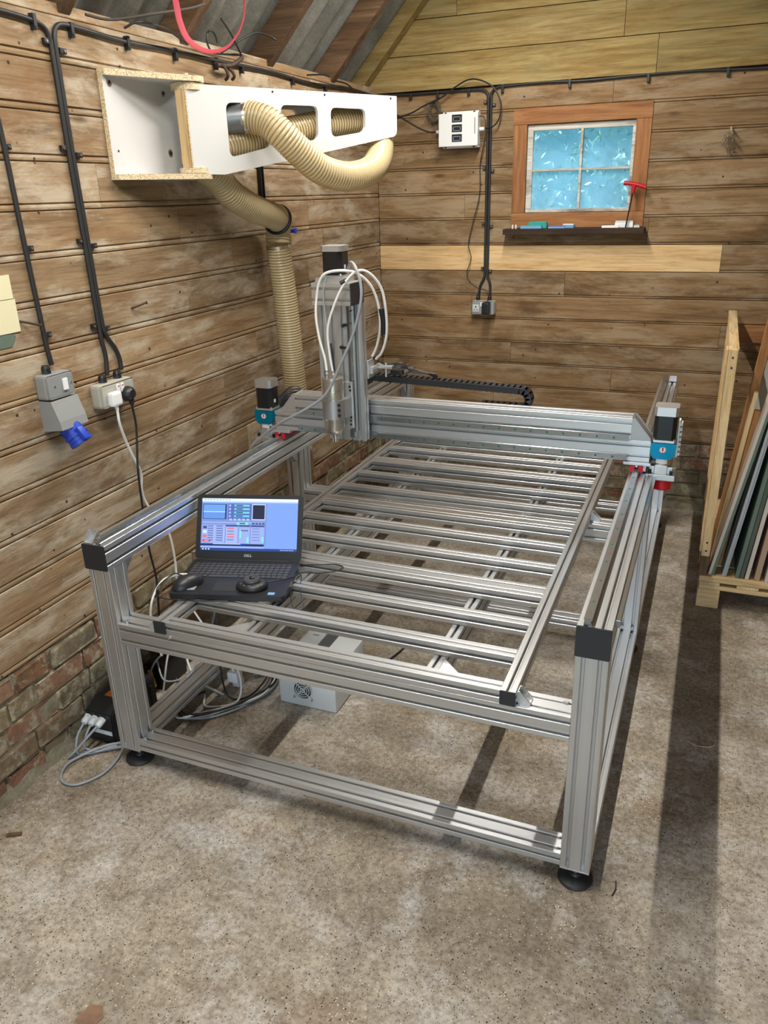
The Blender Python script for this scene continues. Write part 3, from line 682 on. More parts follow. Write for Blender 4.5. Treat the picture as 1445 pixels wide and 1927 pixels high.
# ================================================================= GANTRY
GY, GZ = 1.15, 0.877
gt = thing('router_gantry', 'aluminium gantry bridge spanning the machine with a geared motor at each end', 'gantry', (MW/2, GY+0.04, H+0.02))
GU = 0.079
part('gantry_beam', extr(0.035, 1.556, GY, GY+GU, GZ, GZ+GU, 'X'), 'aluX', gt)
part('gantry_beam', extr(0.135, 1.486, GY, GY+GU, GZ+GU+.0005, GZ+2*GU, 'X'), 'aluX', gt)
for z, x0, x1 in ((GZ+GU-0.001, 0.15, 1.482), (GZ+0.007, 0.15, 1.480)):
    P = [(-.010, 0), (.010, 0), (.010, .006), (.0065, .009), (.0065, .012), (.010, .015), (.010, .018), (-.010, .018), (-.010, .015), (-.0065, .012), (-.0065, .009), (-.010, .006)]
    r = part('linear_rail', prism(B(), P, (0, 0, 1), (0, -1, 0), (x0, GY, z+0.010), (x1-x0, 0, 0)), 'railsteel', gt)
    for k in range(22):
        x = x0+0.02+k*0.06
        if x < x1-0.01: obj('rail_plug', cyl(B(), (x, GY-.0178, z+.010), (x, GY-.0186, z+.010), .0043, n=12), 'greendot', r)
# end gussets
for x, s in ((1.4865, 1), (0.1345, -1)):
    t = B(); L = 0.068; hgt = 0.078
    for yy in (GY+0.001, GY+GU-0.006): prism(t, [(0, 0), (L*s, 0), (L*s, .008), (.010*s, hgt), (0, hgt)], (1, 0, 0), (0, 0, 1), (x, yy, GZ+GU+.001), (0, 0.005, 0))
    c0 = Vector((x+L*s, 0, GZ+GU+.005)); c1 = Vector((x+.005*s, 0, GZ+GU+hgt))
    prism(t, [(0, 0), ((c1-c0).length, 0), ((c1-c0).length, -.004), (0, -.004)], (c1-c0).normalized(), Vector((-(c1-c0).z*(-s), 0, (c1-c0).x*(-s))).normalized(), (c0.x, GY+.006, c0.z), (0, GU-.012, 0))
    part('end_gusset', t, 'cast' if s < 0 else 'clampmetal', gt)
# carriage plates, bearing blocks with red wipers
for side, xr in ((0, RXL), (1, RXR)):
    part('carriage_plate', bx(B(), xr-0.048, xr+0.048, GY-0.01, GY+0.16, GZ-0.012, GZ-0.0005, 0.002), 'cast', gt)
    for yy in (GY+0.0, GY+0.095):
        bb = part('bearing_block', bx(B(), xr-0.022, xr+0.022, yy, yy+0.055, H+0.0205, GZ-0.0125, 0.002), 'blackmetal', gt)
        for y2 in (yy-0.009, yy+0.056):
            w = B(); 
            for q in (-1, 1): bx(w, xr+q*0.006-(0.017 if q < 0 else 0), xr+q*0.006+(0.017 if q > 0 else 0), y2, y2+0.008, H+0.008, GZ-0.014, 0.0015)
            obj('red_wiper', w, 'red', gt)
        obj('grease_nipple', cyl(B(), (xr, yy-0.012, H+0.033), (xr, yy-0.001, H+0.033), 0.004, n=10), 'bolt', gt)
# motors
def stepper(bm_parent, cx, cy, z0, zt, w=0.078, parent=None, name='motor', cap=0.030):
    mz = zt-cap; h = w/2
    def oct(q, c): return [(-q+c, -q), (q-c, -q), (q, -q+c), (q, q-c), (q-c, q), (-q+c, q), (-q, q-c), (-q, -q+c)]
    m = part(name, prism(B(), oct(h*0.96, 0.014), (1, 0, 0), (0, 1, 0), (cx, cy, z0+0.008), (0, 0, mz-z0-0.008)), 'blackmetal', parent)
    b = B(); prism(b, oct(h, 0.009), (1, 0, 0), (0, 1, 0), (cx, cy, mz), (0, 0, cap)); cyl(b, (cx, cy, zt), (cx, cy, zt+0.0008), 0.010, n=16)
    obj('motor_cap', b, 'cast', m)
    b = B(); prism(b, oct(h, 0.005), (1, 0, 0), (0, 1, 0), (cx, cy, z0), (0, 0, 0.0085)); obj('motor_flange', b, 'cast', m)
    for i in (-1, 1):
        for j in (-1, 1): obj('motor_screw', cyl(B(), (cx+i*h*0.86, cy+j*h*0.86, z0+0.008), (cx+i*h*0.86, cy+j*h*0.86, z0+0.014), 0.0045, n=10), 'bolt', m)
    obj('rating_label', bx(B(), cx+h*0.965, cx+h*0.975, cy-0.012, cy+0.002, z0+0.03, z0+0.044), 'enclosure', m)
    return m
def gear_motor(cx, cy, s):
    m = stepper(None, cx, cy, 0.950, 1.078, 0.080, gt, 'motor', 0.032)
    g = B(); h = 0.043
    prism(g, [(-h, 0.030), (h, 0.030), (h, -0.010), (0.028, -0.028), (-0.028, -0.028), (-h, -0.010)], (1, 0, 0), (0, 0, 1), (cx, cy-h, 0.918), (0, 2*h, 0))
    gb = obj('blue_gearbox', g, 'teal', gt); gb['label'] = 'anodised blue square gearbox with round logo sticker'
    # round logo facing the front
    lg = B(); cyl(lg, (cx, cy-h-.0002, 0.925), (cx, cy-h-.0009, 0.925), 0.0115, n=24); obj('logo_disc', lg, 'white', gb)
    lg = B(); 
    for r0, r1 in ((0.0098, 0.0112),):
        n = 24
        for i in range(n):
            a0, a1 = 2*PI*i/n, 2*PI*(i+1)/n
            lg.faces.new([lg.verts.new((cx+r*math.cos(a), cy-h-.0012, 0.925+r*math.sin(a))) for r, a in ((r0, a0), (r1, a0), (r1, a1), (r0, a1))])
    bx(lg, cx-.0015, cx+.0015, cy-h-.0016, cy-h-.001, 0.9165, 0.9335); bx(lg, cx-.006, cx+.006, cy-h-.0016, cy-h-.001, 0.9235, 0.926); bx(lg, cx-.003, cx+.003, cy-h-.0016, cy-h-.001, 0.929, 0.9335)
    obj('logo_mark', lg, 'logored', gb)
    b = B(); lathe(b, (cx, cy, 0.862), [(0.036, 0), (0.040, 0.002), (0.040, 0.042), (0.037, 0.0445)], 32); rg = obj('gear_housing', b, 'steel', gt, smooth=40)
    pl_ = B(); n = 10
    for i in range(n):
        a0, a1 = math.radians(-118+56*i/n), math.radians(-118+56*(i+1)/n)
        pl_.faces.new([pl_.verts.new((cx+.0404*math.cos(a), cy+.0404*math.sin(a), z)) for a, z in ((a0, .872), (a1, .872), (a1, .896), (a0, .896))])
    obj('rating_plate', pl_, 'enclosure', rg)
    b = B(); bx(b, cx-0.022, cx+0.022, cy-0.043, cy+0.043, 0.832, 0.866, 0.002); bx(b, cx-0.040, cx+0.040, cy-0.030, cy+0.040, 0.832, 0.858, 0.002); obj('output_flange', b, 'cast', gt)
    b = B(); bx(b, cx-0.050, cx+0.050, cy-0.048, cy+0.055, 0.811, 0.832, 0.0015); mp = obj('motor_plate', b, 'cast', gt)
    for i in (-1, 1):
        obj('cap_screw', cyl(B(), (cx+i*0.036, cy-0.036, 0.832), (cx+i*0.036, cy-0.036, 0.846), 0.0055, n=12), 'black', mp)
    b = B(); px = cx+0.007*s
    lathe(b, (px, cy-0.002, 0.768), [(0.030, 0), (0.034, 0.004), (0.034, 0.0425)], 28); obj('pinion_cover', b, 'red', gt, smooth=40, label='round red cover over the drive pinion')
    b = B(); bx(b, min(cx-s*0.05, cx-s*0.075), max(cx-s*0.05, cx-s*0.075), cy-0.035, cy+0.05, 0.834, 0.866, 0.002); obj('mount_spacer', b, 'cast', gt)
gear_motor(1.598, 1.205, 1); gear_motor(-0.028, 1.205, -1)
# slotted side plate and bracket on the right end
b = B(); bx(b, 1.639, 1.645, 1.30, 1.335, 0.86, 1.0)
for k in range(7): bx(b, 1.645, 1.653, 1.301, 1.334, 0.865+k*0.019, 0.877+k*0.019, 0.001)
bx(b, 1.56, 1.645, 1.335, 1.341, 0.868, 0.90); part('terminal_strip', b, 'white', gt)
b = B(); bx(b, 1.52, 1.57, 1.2, 1.342, 0.8655, 0.873); part('strip_arm', b, 'cast', gt)
# chain tray behind the bridge
b = B(); bx(b, 0.16, 1.10, GY+GU+0.002, GY+GU+0.075, GZ+2*GU-0.035, GZ+2*GU-0.031); bx(b, 0.16, 1.10, GY+GU+0.0005, GY+GU+0.003, GZ+2*GU-0.055, GZ+2*GU-0.031); part('chain_tray', b, 'cast', gt)

# ================================================================= SPINDLE CARRIAGE
sp = thing('spindle_carriage', 'tall aluminium vertical axis carrying the water-cooled spindle on the bridge', 'spindle', (0.41, 1.10, 0.885))
P_ = lambda n, bm, m, **k: obj(n, bm, m, sp, **k)
P_('back_column', extr(0.327, 0.487, 1.07, 1.110, 0.885, 1.420, 'Z'), 'aluZ')
for z in (GZ+GU+0.009, GZ+0.017):
    for x in (0.345, 0.435): P_('bearing_block', bx(B(), x, x+0.045, 1.1105, 1.149, z-0.02, z+0.02, 0.002), 'blackmetal')
P_('front_column', extr(0.327, 0.447, 1.020, 1.058, 0.945, 1.420, 'Z'), 'aluZ')
P_('column_rail', bx(B(), 0.452, 0.464, 1.035, 1.062, 0.93, 1.42, 0.001), 'railsteel')
for x in (0.345, 0.425): P_('guide_rail', bx(B(), x, x+0.02, 1.0585, 1.0698, 0.90, 1.41, 0.001), 'railsteel')
P_('top_block', extr(0.327, 0.482, 0.985, 1.100, 1.4205, 1.500, 'X'), 'aluX')
P_('block_cap', bx(B(), 0.4825, 0.487, 0.985, 1.100, 1.4205, 1.500, 0.002), 'blackcap', label='matt black end cap of the top block')
m = B(); prism(m, rrect(0.336, 0.454, 0.995, 1.095, .006), (1, 0, 0), (0, 1, 0), (0, 0, 1.5005), (0, 0, 0.016)); P_('motor_plate', m, 'cast')
mz = stepper(None, 0.402, 1.045, 1.517, 1.628, 0.082, sp, 'motor', 0.020)
# spindle: clamp, body, collet
cx, cy = 0.410, 0.955
b = B(); lathe(b, (cx, cy, 0.955), [(0.018, -0.012), (0.030, -0.002), (0.0395, 0.012), (0.0395, 0.160), (0.0385, 0.161), (0.0385, 0.163), (0.040, 0.164), (0.040, 0.206), (0.038, 0.208)], 40); sb = P_('spindle_body', b, 'turned', smooth=35)
b = B(); lathe(b, (cx, cy, 0.944), [(0.014, 0), (0.014, -0.012), (0.0125, -0.014), (0.0125, -0.032), (0.009, -0.034)], 20); obj('collet_nut', b, 'steel', sp, smooth=35)
b = B(); n = 28; poly = [(0.044*math.cos(math.radians(180+180*i/n)), 0.044*math.sin(math.radians(180+180*i/n))) for i in range(n+1)] + [(0.052, 0.010), (0.052, 0.055), (-0.046, 0.055)]
prism(b, poly, (1, 0, 0), (0, 1, 0), (cx, cy, 1.008), (0, 0, 0.072)); cl = P_('spindle_clamp', b, 'clampmetal', smooth=30)
for z in (1.025, 1.045, 1.065):
    d = Vector((0.6, -0.8, 0)).normalized(); c0 = Vector((cx, cy, z)) + Vector((0.034, -0.030, 0)); obj('clamp_screw', cyl(B(), c0, c0+d*0.006, 0.0058, n=14), 'black', cl)
b = B(); bx(b, 0.362, 0.4645, 1.005, 1.0195, 0.955, 1.135, 0.0015); P_('spindle_plate', b, 'aluZ')
for x, z in ((0.456, 1.118), (0.458, 1.104), (0.456, 0.985), (0.458, 0.998), (0.456, 0.970)): obj('plate_screw', cyl(B(), (x, 1.0055, z), (x, 1.0025, z), 0.0042, n=12), 'black', sp)
for x, z in ((0.437, 1.345), (0.425, 1.265), (0.47, 1.40)): obj('stop_knob', cyl(B(), (x, 1.0195, z), (x, 1.008, z), 0.006 if x < .46 else .003, n=12), 'black', sp)
for x, z in ((0.444, 1.348), (0.433, 1.263)): obj('stop_knob', bx(B(), x-0.009, x+0.009, 1.012, 1.0195, z-0.005, z+0.005, .001), 'black', sp)
# water fittings and tubes
for x, y in ((0.389, 0.952), (0.420, 0.945)):
    b = B(); lathe(b, (x, y, 1.163), [(0.006, 0), (0.006, 0.008), (0.004, 0.009), (0.004, 0.018), (0.0065, 0.019), (0.0065, 0.026)], 12); obj('hose_fitting', b, 'steel', sp, smooth=40)
def tb(name, pts, r, mat, parent=sp, n=8, **k): return obj(name, tube(B(), pts, r, n), mat, parent, smooth=60, **k)
tb('water_tube', [(0.389, 0.952, 1.175), (0.380, 0.96, 1.23), (0.357, 0.97, 1.30), (0.345, 0.975, 1.38), (0.347, 0.985, 1.45), (0.362, 0.985, 1.505), (0.39, 0.983, 1.535), (0.45, 0.985, 1.545), (0.505, 1.0, 1.535), (0.545, 1.03, 1.49), (0.560, 1.06, 1.42), (0.558, 1.08, 1.34), (0.535, 1.1, 1.265), (0.505, 1.12, 1.215)], 0.0050, 'whitecable')
tb('water_tube', [(0.420, 0.945, 1.175), (0.408, 0.945, 1.25), (0.406, 0.943, 1.34), (0.432, 0.945, 1.42), (0.473, 0.955, 1.50), (0.520, 0.97, 1.545), (0.555, 1.0, 1.535), (0.582, 1.04, 1.48), (0.590, 1.06, 1.40), (0.583, 1.08, 1.31), (0.555, 1.1, 1.24), (0.520, 1.12, 1.205)], 0.0050, 'whitecable')
tb('tube_sleeve', [(0.570, 1.065, 1.405), (0.573, 1.075, 1.36), (0.569, 1.085, 1.31)], 0.0115, 'black')
tb('thin_lead', [(0.385, 0.995, 1.52), (0.378, 0.98, 1.47), (0.382, 0.975, 1.40), (0.392, 0.965, 1.33), (0.40, 0.955, 1.27)], 0.0026, 'greycable')
tb('sensor_sleeve', [(0.412, 0.95, 1.29), (0.416, 0.95, 1.25), (0.424, 0.945, 1.19)], 0.0035, 'black')
tb('tube_tie', [(0.462, 0.948, 1.505), (0.478, 0.955, 1.513)], 0.0065, 'black')
# arm with cable clamp on the right of the column
b = B(); bx(b, 0.4885, 0.495, 1.10, 1.16, 1.13, 1.20, .001); bx(b, 0.495, 0.56, 1.18, 1.215, 1.155, 1.166, .002); bx(b, 0.495, 0.505, 1.12, 1.215, 1.145, 1.172, .001); cyl(b, (0.53, 1.195, 1.12), (0.53, 1.195, 1.175), 0.004, n=10); P_('cable_arm', b, 'cast')

# grey cable looping from the motor down to the lower left
o = obj('spindle_cable', tube(B(), [(0.455, 1.03, 1.535), (0.50, 0.96, 1.575), (0.545, 0.90, 1.565), (0.570, 0.885, 1.51), (0.568, 0.88, 1.44), (0.530, 0.885, 1.33), (0.476, 0.885, 1.223), (0.425, 0.885, 1.13), (0.375, 0.89, 1.082), (0.285, 0.90, 1.028), (0.200, 0.92, 0.983), (0.11, 0.96, 0.925), (0.02, 1.00, 0.862), (-0.035, 1.02, 0.80), (-0.12, 1.05, 0.66), (-0.17, 1.0, 0.4), (-0.18, 0.8, 0.02), (-0.18, 0.62, 0.008)], 0.0055, 10), 'greycable', smooth=60)
tag(o, 'long grey cable drooping from the top motor down past the left beam', 'cable')

# cable chain on the bridge ------------------------------------------------
ch = thing('cable_chain', 'black link cable chain curling over at its right end behind the bridge', 'cable chain', (0.70, 1.27, 1.04))
pts = [Vector((0.40+0.0235*i, 1.268, 1.104-0.0007*i)) for i in range(29)]
c0 = pts[-1] + Vector((0, 0, -0.034)); 
for k in range(1, 7):
    a = math.radians(90-28*k); pts.append(c0+Vector((0.034*math.cos(a), 0, 0.034*math.sin(a))))
z0 = pts[-1].z
last = pts[-1]
for k in range(1, 8): pts.append(last+Vector((-0.0235*k, 0, -0.001)))
link0 = None
for i, (a, b2) in enumerate(zip(pts, pts[1:])):
    d = (b2-a).normalized(); up = d.cross(Vector((0, -1, 0))).normalized()
    if i < 29: up = Vector((0, 0, 1))
    b = B(); c = (a+b2)/2; L = 0.0135
    for s in (-1, 1): obx(b, c+Vector((0, 0.025*s, 0)), d, (0, 1, 0), d.cross(Vector((0, 1, 0))), L, 0.0025, 0.0125, 0.002)
    up2 = d.cross(Vector((0, 1, 0))); up2 = up2 if up2.z > 0 or i > 28 else -up2
    for s in (-1, 1): obx(b, c+up2*0.0125*s, d, (0, 1, 0), up2, L*0.55, 0.024, 0.0014)
    obj('chain_link', b, 'black', ch)
b = B(); bx(b, 0.395, 0.43, 1.24, 1.296, 1.07, 1.092, .002); obj('chain_anchor', b, 'black', ch)
o = obj('wire_bundle', B(), 'black') if False else None
# loose motor wires by the chain start
wb = B()
for q in range(4):
    tube(wb, [(0.495, 1.15, 1.20+q*.004), (0.52, 1.2, 1.17), (0.56+q*.01, 1.22, 1.155+q*.006), (0.62, 1.25, 1.145-q*.004), (0.68+q*.01, 1.262, 1.128), (0.72, 1.268, 1.105)], 0.0028, 6)
o = obj('wire_bundle', wb, 'conduit', smooth=60); tag(o, 'thin black wires running from the spindle column into the cable chain', 'wires')
o = obj('connector_block', bx(B(), 0.535, 0.585, 1.225, 1.255, 1.122, 1.142, .003), 'black'); tag(o, 'small black connector block lying on the cable chain', 'connector')
# black cables behind left motor
wb = B()
for q in range(7):
    tube(wb, [(0.01, 1.235, 0.99-q*.006), (0.05, 1.26+q*.006, 1.03-q*.012), (0.09+q*.004, 1.28, 1.035-q*.014), (0.12, 1.27, 0.99-q*.010), (0.08-q*.006, 1.26, 0.955-q*.004)], 0.0042, 6)
o = obj('cable_bundle', wb, 'black', smooth=60); tag(o, 'tangle of black cables behind the left motor', 'cables')

# ================================================================= LAPTOP and what lies on it
LH = Vector((.3665, .103, 0)).normalized(); LB = Vector((-LH.y, LH.x, 0)); LU = Vector((0, 0, 1))
L0 = Vector((.186, .129, ZM+BU+0.002))                     # front-left corner
lp = thing('laptop', 'open black laptop standing on the bed slats with a machine control program on its screen', 'laptop', tuple(L0+LH*.19+LB*.13))
def lq(u, v, z=0): return L0 + LH*u + LB*v + LU*z
b = B(); prism(b, rrect(0, .380, 0, .262, .012), LH, LB, L0, (0, 0, 0.019)); obj('base', b, 'black', lp, smooth=30)
b = B(); 
rows = [(15, .0), (15, .3), (14, .5), (13, .7), (12, .9)]
kw = .0185
kb = B()
for r in range(6):
    n = 19 if r == 0 else 18; v = .125 + r*.0185; r = r
    for k in range(n):
        u = .018 + k*(.344/n); w = .344/n-.003
        if r == 0 and 4 <= k <= 9:
            if k == 4: obx(kb, lq(.018+4*(.344/n)+3*(.344/n)-.0015, v+.007, .0198), LH, LB, LU, 3*(.344/n)-.003, .0072, .0012)
            continue
        obx(kb, lq(u+w/2, v+(.005 if r == 5 else .007), .0198), LH, LB, LU, w/2, .0045 if r == 5 else .0072, .0012)
MAT['key'] = simple('key_black', (0.05, 0.05, 0.052), 0.5)
obj('keyboard', kb, 'key', lp)
b = B(); obx(b, lq(.185, .062, .0192), LH, LB, LU, .052, .034, .0004); obj('touchpad', b, 'blackcap', lp)
b = B(); obx(b, lq(.335, .018, .0194), LH, LB, LU, .011, .008, .0004); obj('sticker', b, 'bluegrey', lp, label='small light blue processor sticker')
b = B(); cyl(b, lq(.04, .262, .014), lq(.34, .262, .014), .007, n=14); obj('hinge', b, 'black', lp)
TA = math.radians(27); LD = (LB*math.sin(TA)+LU*math.cos(TA)).normalized(); LN = LH.cross(LD).normalized()   # LN faces the viewer
if LN.y > 0: LN = -LN
HP = lq(0, .266, .018); LHT = .228
def lidp(u, v, n=0): return HP + LH*u + LD*v + LN*n
b = B(); prism(b, rrect(0, .380, 0, LHT, .010), LH, LD, HP - LN*.008, LN*.008); lid = obj('lid', b, 'black', lp, smooth=30)
U0, U1, V0, V1 = .017, .363, .030, .214
def scr(col, es=1.0): 
    k = 'scr%02x%02x%02x' % col
    if k not in MAT: c = srgb(*col); MAT[k] = simple('screen_' + k[3:], (0.0, 0.0, 0.0), 0.35, emit=c, es=1.0)
    return k
SCM = []; sb_ = B()
def srect(x0, y0, x1, y1, col, lvl=1):
    """rect on the screen: x, y in 0..1, y down"""
    k = scr(col)
    if k not in SCM: SCM.append(k)
    q = [(x0, y1), (x1, y1), (x1, y0), (x0, y0)]
    f = sb_.faces.new([sb_.verts.new(lidp(U0+(U1-U0)*a, V1-(V1-V0)*c, .0003+.00012*lvl)) for a, c in q]); f.material_index = SCM.index(k)
BG = (122, 158, 236)
srect(0, 0, 1, 1, BG, 0); srect(0, 0, 1, .05, (226, 240, 255)); srect(0, .05, 1, .075, (178, 206, 250))
srect(0, .95, 1, 1, (40, 66, 140)); srect(0, .92, .66, .95, (150, 176, 232))
for k in range(9): srect(.02+k*.032, .018, .042+k*.032, .03, (110, 130, 180), 2)
for k in range(3): srect(.02+k*.03, .962, .035+k*.03, .985, (220, 230, 255), 2)
for k in range(8): srect(.83+k*.018, .968, .84+k*.018, .982, (190, 205, 240), 2)
srect(.0, .09, .68, .90, (120, 142, 205))
srect(.012, .11, .26, .40, (30, 50, 110), 2); srect(.018, .12, .245, .25, (104, 158, 226), 3); srect(.018, .25, .245, .265, (200, 220, 250), 3); srect(.018, .265, .245, .39, (96, 146, 222), 3)
srect(.275, .10, .52, .40, (86, 104, 178), 2)
for k in range(4):
    srect(.285, .115+k*.068, .305, .155+k*.068, (150, 180, 235), 3); srect(.34, .115+k*.068, .50, .15+k*.068, (110, 205, 215), 3); srect(.36, .122+k*.068, .43, .142+k*.068, (40, 60, 130), 4)
srect(.525, .10, .665, .41, (190, 205, 245), 2); srect(.533, .12, .658, .39, (34, 38, 66), 3)
for k in range(5): srect(.29+k*.045, .385, .32+k*.045, .42, (170, 190, 240), 3)
srect(.012, .45, .66, .475, (150, 170, 225), 2); srect(.37, .455, .49, .50, (130, 220, 210), 3); srect(.40, .465, .46, .49, (60, 90, 150), 4)
for k in range(4): srect(.53+k*.035, .46, .555+k*.035, .49, (60, 72, 130), 3)
srect(.012, .51, .25, .86, (150, 170, 226), 2)
for k in range(7):
    for j in range(2): srect(.07+j*.09, .525+k*.045, .145+j*.09, .542+k*.045, (86, 104, 170), 3); srect(.13+j*.10, .528+k*.045, .145+j*.10, .54+k*.045, (205, 215, 245), 4)
for k, c in enumerate(((60, 80, 140), (200, 215, 240), (215, 110, 140))): srect(.02, .53+k*.085, .06, .585+k*.085, c, 3)
srect(.02, .79, .10, .835, (190, 60, 60), 3); srect(.035, .80, .085, .825, (230, 150, 150), 4)
srect(.26, .51, .385, .86, (160, 178, 230), 2); srect(.26, .51, .385, .54, (60, 74, 140), 3)
for k in range(5): srect(.275, .56+k*.055, .345, .585+k*.055, (214, 110, 130) if k < 4 and k != 1 else (120, 135, 190), 3)
srect(.395, .51, .51, .86, (150, 168, 226), 2); srect(.395, .51, .51, .54, (60, 74, 140), 3); srect(.405, .62, .42, .76, (110, 240, 220), 3); srect(.48, .74, .50, .84, (110, 240, 220), 3)
for k in range(4): srect(.425+k*.018, .60, .437+k*.018, .625, (50, 60, 100), 3)
srect(.52, .51, .66, .86, (150, 168, 226), 2); srect(.52, .51, .66, .54, (60, 74, 140), 3); srect(.635, .73, .655, .83, (110, 240, 220), 3)
for k in range(5): srect(.535, .57+k*.055, .61, .58+k*.055, (86, 104, 170), 3)
srect(.0, .87, .66, .91, (28, 40, 84), 2); srect(.02, .865, .12, .885, (24, 70, 190), 3); srect(.13, .865, .42, .88, (170, 200, 240), 3); srect(.42, .865, .47, .89, (24, 60, 190), 3)
sb2 = obj('screen', sb_, SCM, lid, label='lit blue screen with a machine control program')
tx = text_bm('DELL', .0125, lidp(.19, .0135, .0006), LH, LD); obj('lettering', tx, 'enclosure', lid)

o = B(); 
def blob(c, rx, ry, rz, ang=0, n=20, m=10, flat=0.0):
    b = B(); c = Vector(c); rings = []
    for i in range(m+1):
        ph = PI/2*i/m; r = math.cos(ph); z = math.sin(ph)
        rings.append([b.verts.new(c + Vector((math.cos(ang)*rx*r*math.cos(t)-math.sin(ang)*ry*r*math.sin(t), math.sin(ang)*rx*r*math.cos(t)+math.cos(ang)*ry*r*math.sin(t), rz*z))) for t in [2*PI*k/n for k in range(n)]])
    for a, q in zip(rings, rings[1:]):
        for k in range(n): b.faces.new((a[k], a[(k+1) % n], q[(k+1) % n], q[k]))
    b.faces.new(rings[0][::-1]); return b
zt = L0.z+.0195
ms = thing('computer_mouse', 'glossy black computer mouse on the left front corner of the laptop', 'mouse', tuple(lq(.045, .062, .0195)))
b = blob(lq(.045, .062, .0195), .034, .056, .036, math.radians(-28)); obj('shell', b, 'black', ms, smooth=60)
b = B(); obx(b, lq(.066, .045, .0215), LH, LB, LU, .013, .020, .0016, .001); obj('side_plate', b, 'displaygrey', ms)
pn = thing('jog_controller', 'round black jog wheel controller lying on the right of the laptop palm rest', 'controller', tuple(lq(.262, .058, .0195)))
b = B(); lathe(b, lq(.262, .058, .0195), [(.050, 0), (.053, .006), (.050, .014), (.040, .020), (.030, .022)], 32); 
for v in b.verts: v.co = lq(.262, .058, .0195) + (v.co-lq(.262, .058, .0195)).dot(LH)*LH + (v.co-lq(.262, .058, .0195)).dot(LB)*0.8*LB + LU*(v.co-lq(.262, .058, .0195)).z
obj('body', b, 'black', pn, smooth=50)
b = B(); lathe(b, lq(.262, .062, .0415), [(.027, 0), (.028, .004), (.024, .010), (.020, .010), (.018, .008)], 28); w = obj('jog_wheel', b, 'key', pn, smooth=40)
b = B(); lathe(b, lq(.262, .066, .0495), [(.009, 0), (.009, .004), (.006, .006)], 16); obj('finger_dimple', b, 'black', w, smooth=40)
for k in range(5): b = B(); lathe(b, lq(.262+.036*math.cos(-2.6+k*.5), .058+.030*math.sin(-2.6+k*.5), .0365), [(.005, 0), (.005, .003), (.003, .004)], 12); obj('button', b, 'key', pn)
def cable(pts, r, mat, label, cat='cable', name='cable', n=8, sp=8, group=None):
    o = obj(name, tube(B(), pts, r, n, sp), mat, smooth=60); return tag(o, label, cat, group)
cable([lq(.02, .10, .03), lq(-.02, .12, .03), lq(-.055, .09, .012), lq(-.06, .05, .004), lq(-.03, .0, .004), lq(.05, -.018, .006), lq(.14, -.02, .007), lq(.20, -.012, .004)], .0022, 'black', 'thin black mouse lead looping round the front left laptop corner')
cable([lq(.31, .075, .03), lq(.345, .10, .026), lq(.385, .14, .022), lq(.40, .18, .016), lq(.45, .20, .006), lq(.50, .22, .003), lq(.53, .25, .003), lq(.50, .275, .003), lq(.44, .27, .003), lq(.39, .25, .012)], .0022, 'black', 'thin black lead curling on the slats right of the laptop')
cable([lq(.378, .20, .012), lq(.40, .17, .004), lq(.405, .12, -.01), lq(.42, .08, -.03), lq(.43, .05, -.045), lq(.41, .03, -.045), lq(.39, .05, -.03), lq(.385, .08, .004)], .0018, 'black', 'short black lead loop hanging off the right laptop edge')
cable([lq(-.10, .10, -.28), lq(-.095, .06, -.20), lq(-.095, .045, -.12), lq(-.085, .06, -.04), lq(-.06, .10, .010), lq(-.02, .125, .022), lq(.02, .13, .024)], .0040, 'whitecable', 'white power cable rising beside the left front laptop corner')

# ================================================================= EXTRACTION ARM AND HOSE
bk = thing('wall_bracket', 'white melamine wall bracket with raw chipboard edges holding the hose arm', 'bracket', (XL, .88, 1.86))
ZBT, ZBB = 2.196, 1.864
b = B(); bx(b, XL+.0005, XL+.018, .657, 1.17, ZBB, ZBT, .0008); obj('back_panel', b, 'melamine', bk)
b = B(); bx(b, XL+.001, XL+.0176, .6545, .6567, ZBB, ZBT); obj('edge_strip', b, 'chip', bk, label='raw chipboard left edge')
PVX, PVY = -0.115, 0.975
def shelf(z0, z1):
    b = B(); poly = [(XL+.018, .657), (XL+.030, .657), (PVX+.052, PVY-.030)]
    n = 10
    for i in range(n+1):
        a = math.radians(-35+125*i/n); poly.append((PVX+.062*math.cos(a), PVY+.062*math.sin(a)))
    poly += [(XL+.018, PVY+.12)]
    prism(b, poly, (1, 0, 0), (0, 1, 0), (0, 0, z0), (0, 0, z1-z0), mi=1)
    b.normal_update()
    for f in b.faces:
        if abs(f.normal.z) > .9: f.material_index = 0
    return b
obj('top_shelf', shelf(ZBT-.018, ZBT), ['melamine', 'chip'], bk); obj('bottom_shelf', shelf(ZBB, ZBB+.018), ['melamine', 'chip'], bk)
b = B(); cyl(b, (PVX, PVY, ZBT), (PVX, PVY, ZBT+.012), .010, n=14); obj('pivot_pin', b, 'chip', bk)
for y, z, m in ((.687, 2.16, 'bolt'), (.975, 2.152, 'bolt'), (.978, 1.956, 'bolt')):
    b = B(); cyl(b, (XL+.018, y, z), (XL+.0195, y, z), .013, n=22); w = obj('washer', b, m, bk); b = B(); cyl(b, (XL+.0195, y, z), (XL+.021, y, z), .006, n=12); obj('screw', b, 'black', bk)
b = B(); cyl(b, (XL+.018, .689, 1.954), (XL+.0186, .689, 1.954), .004, n=10); obj('screw', b, 'black', bk)

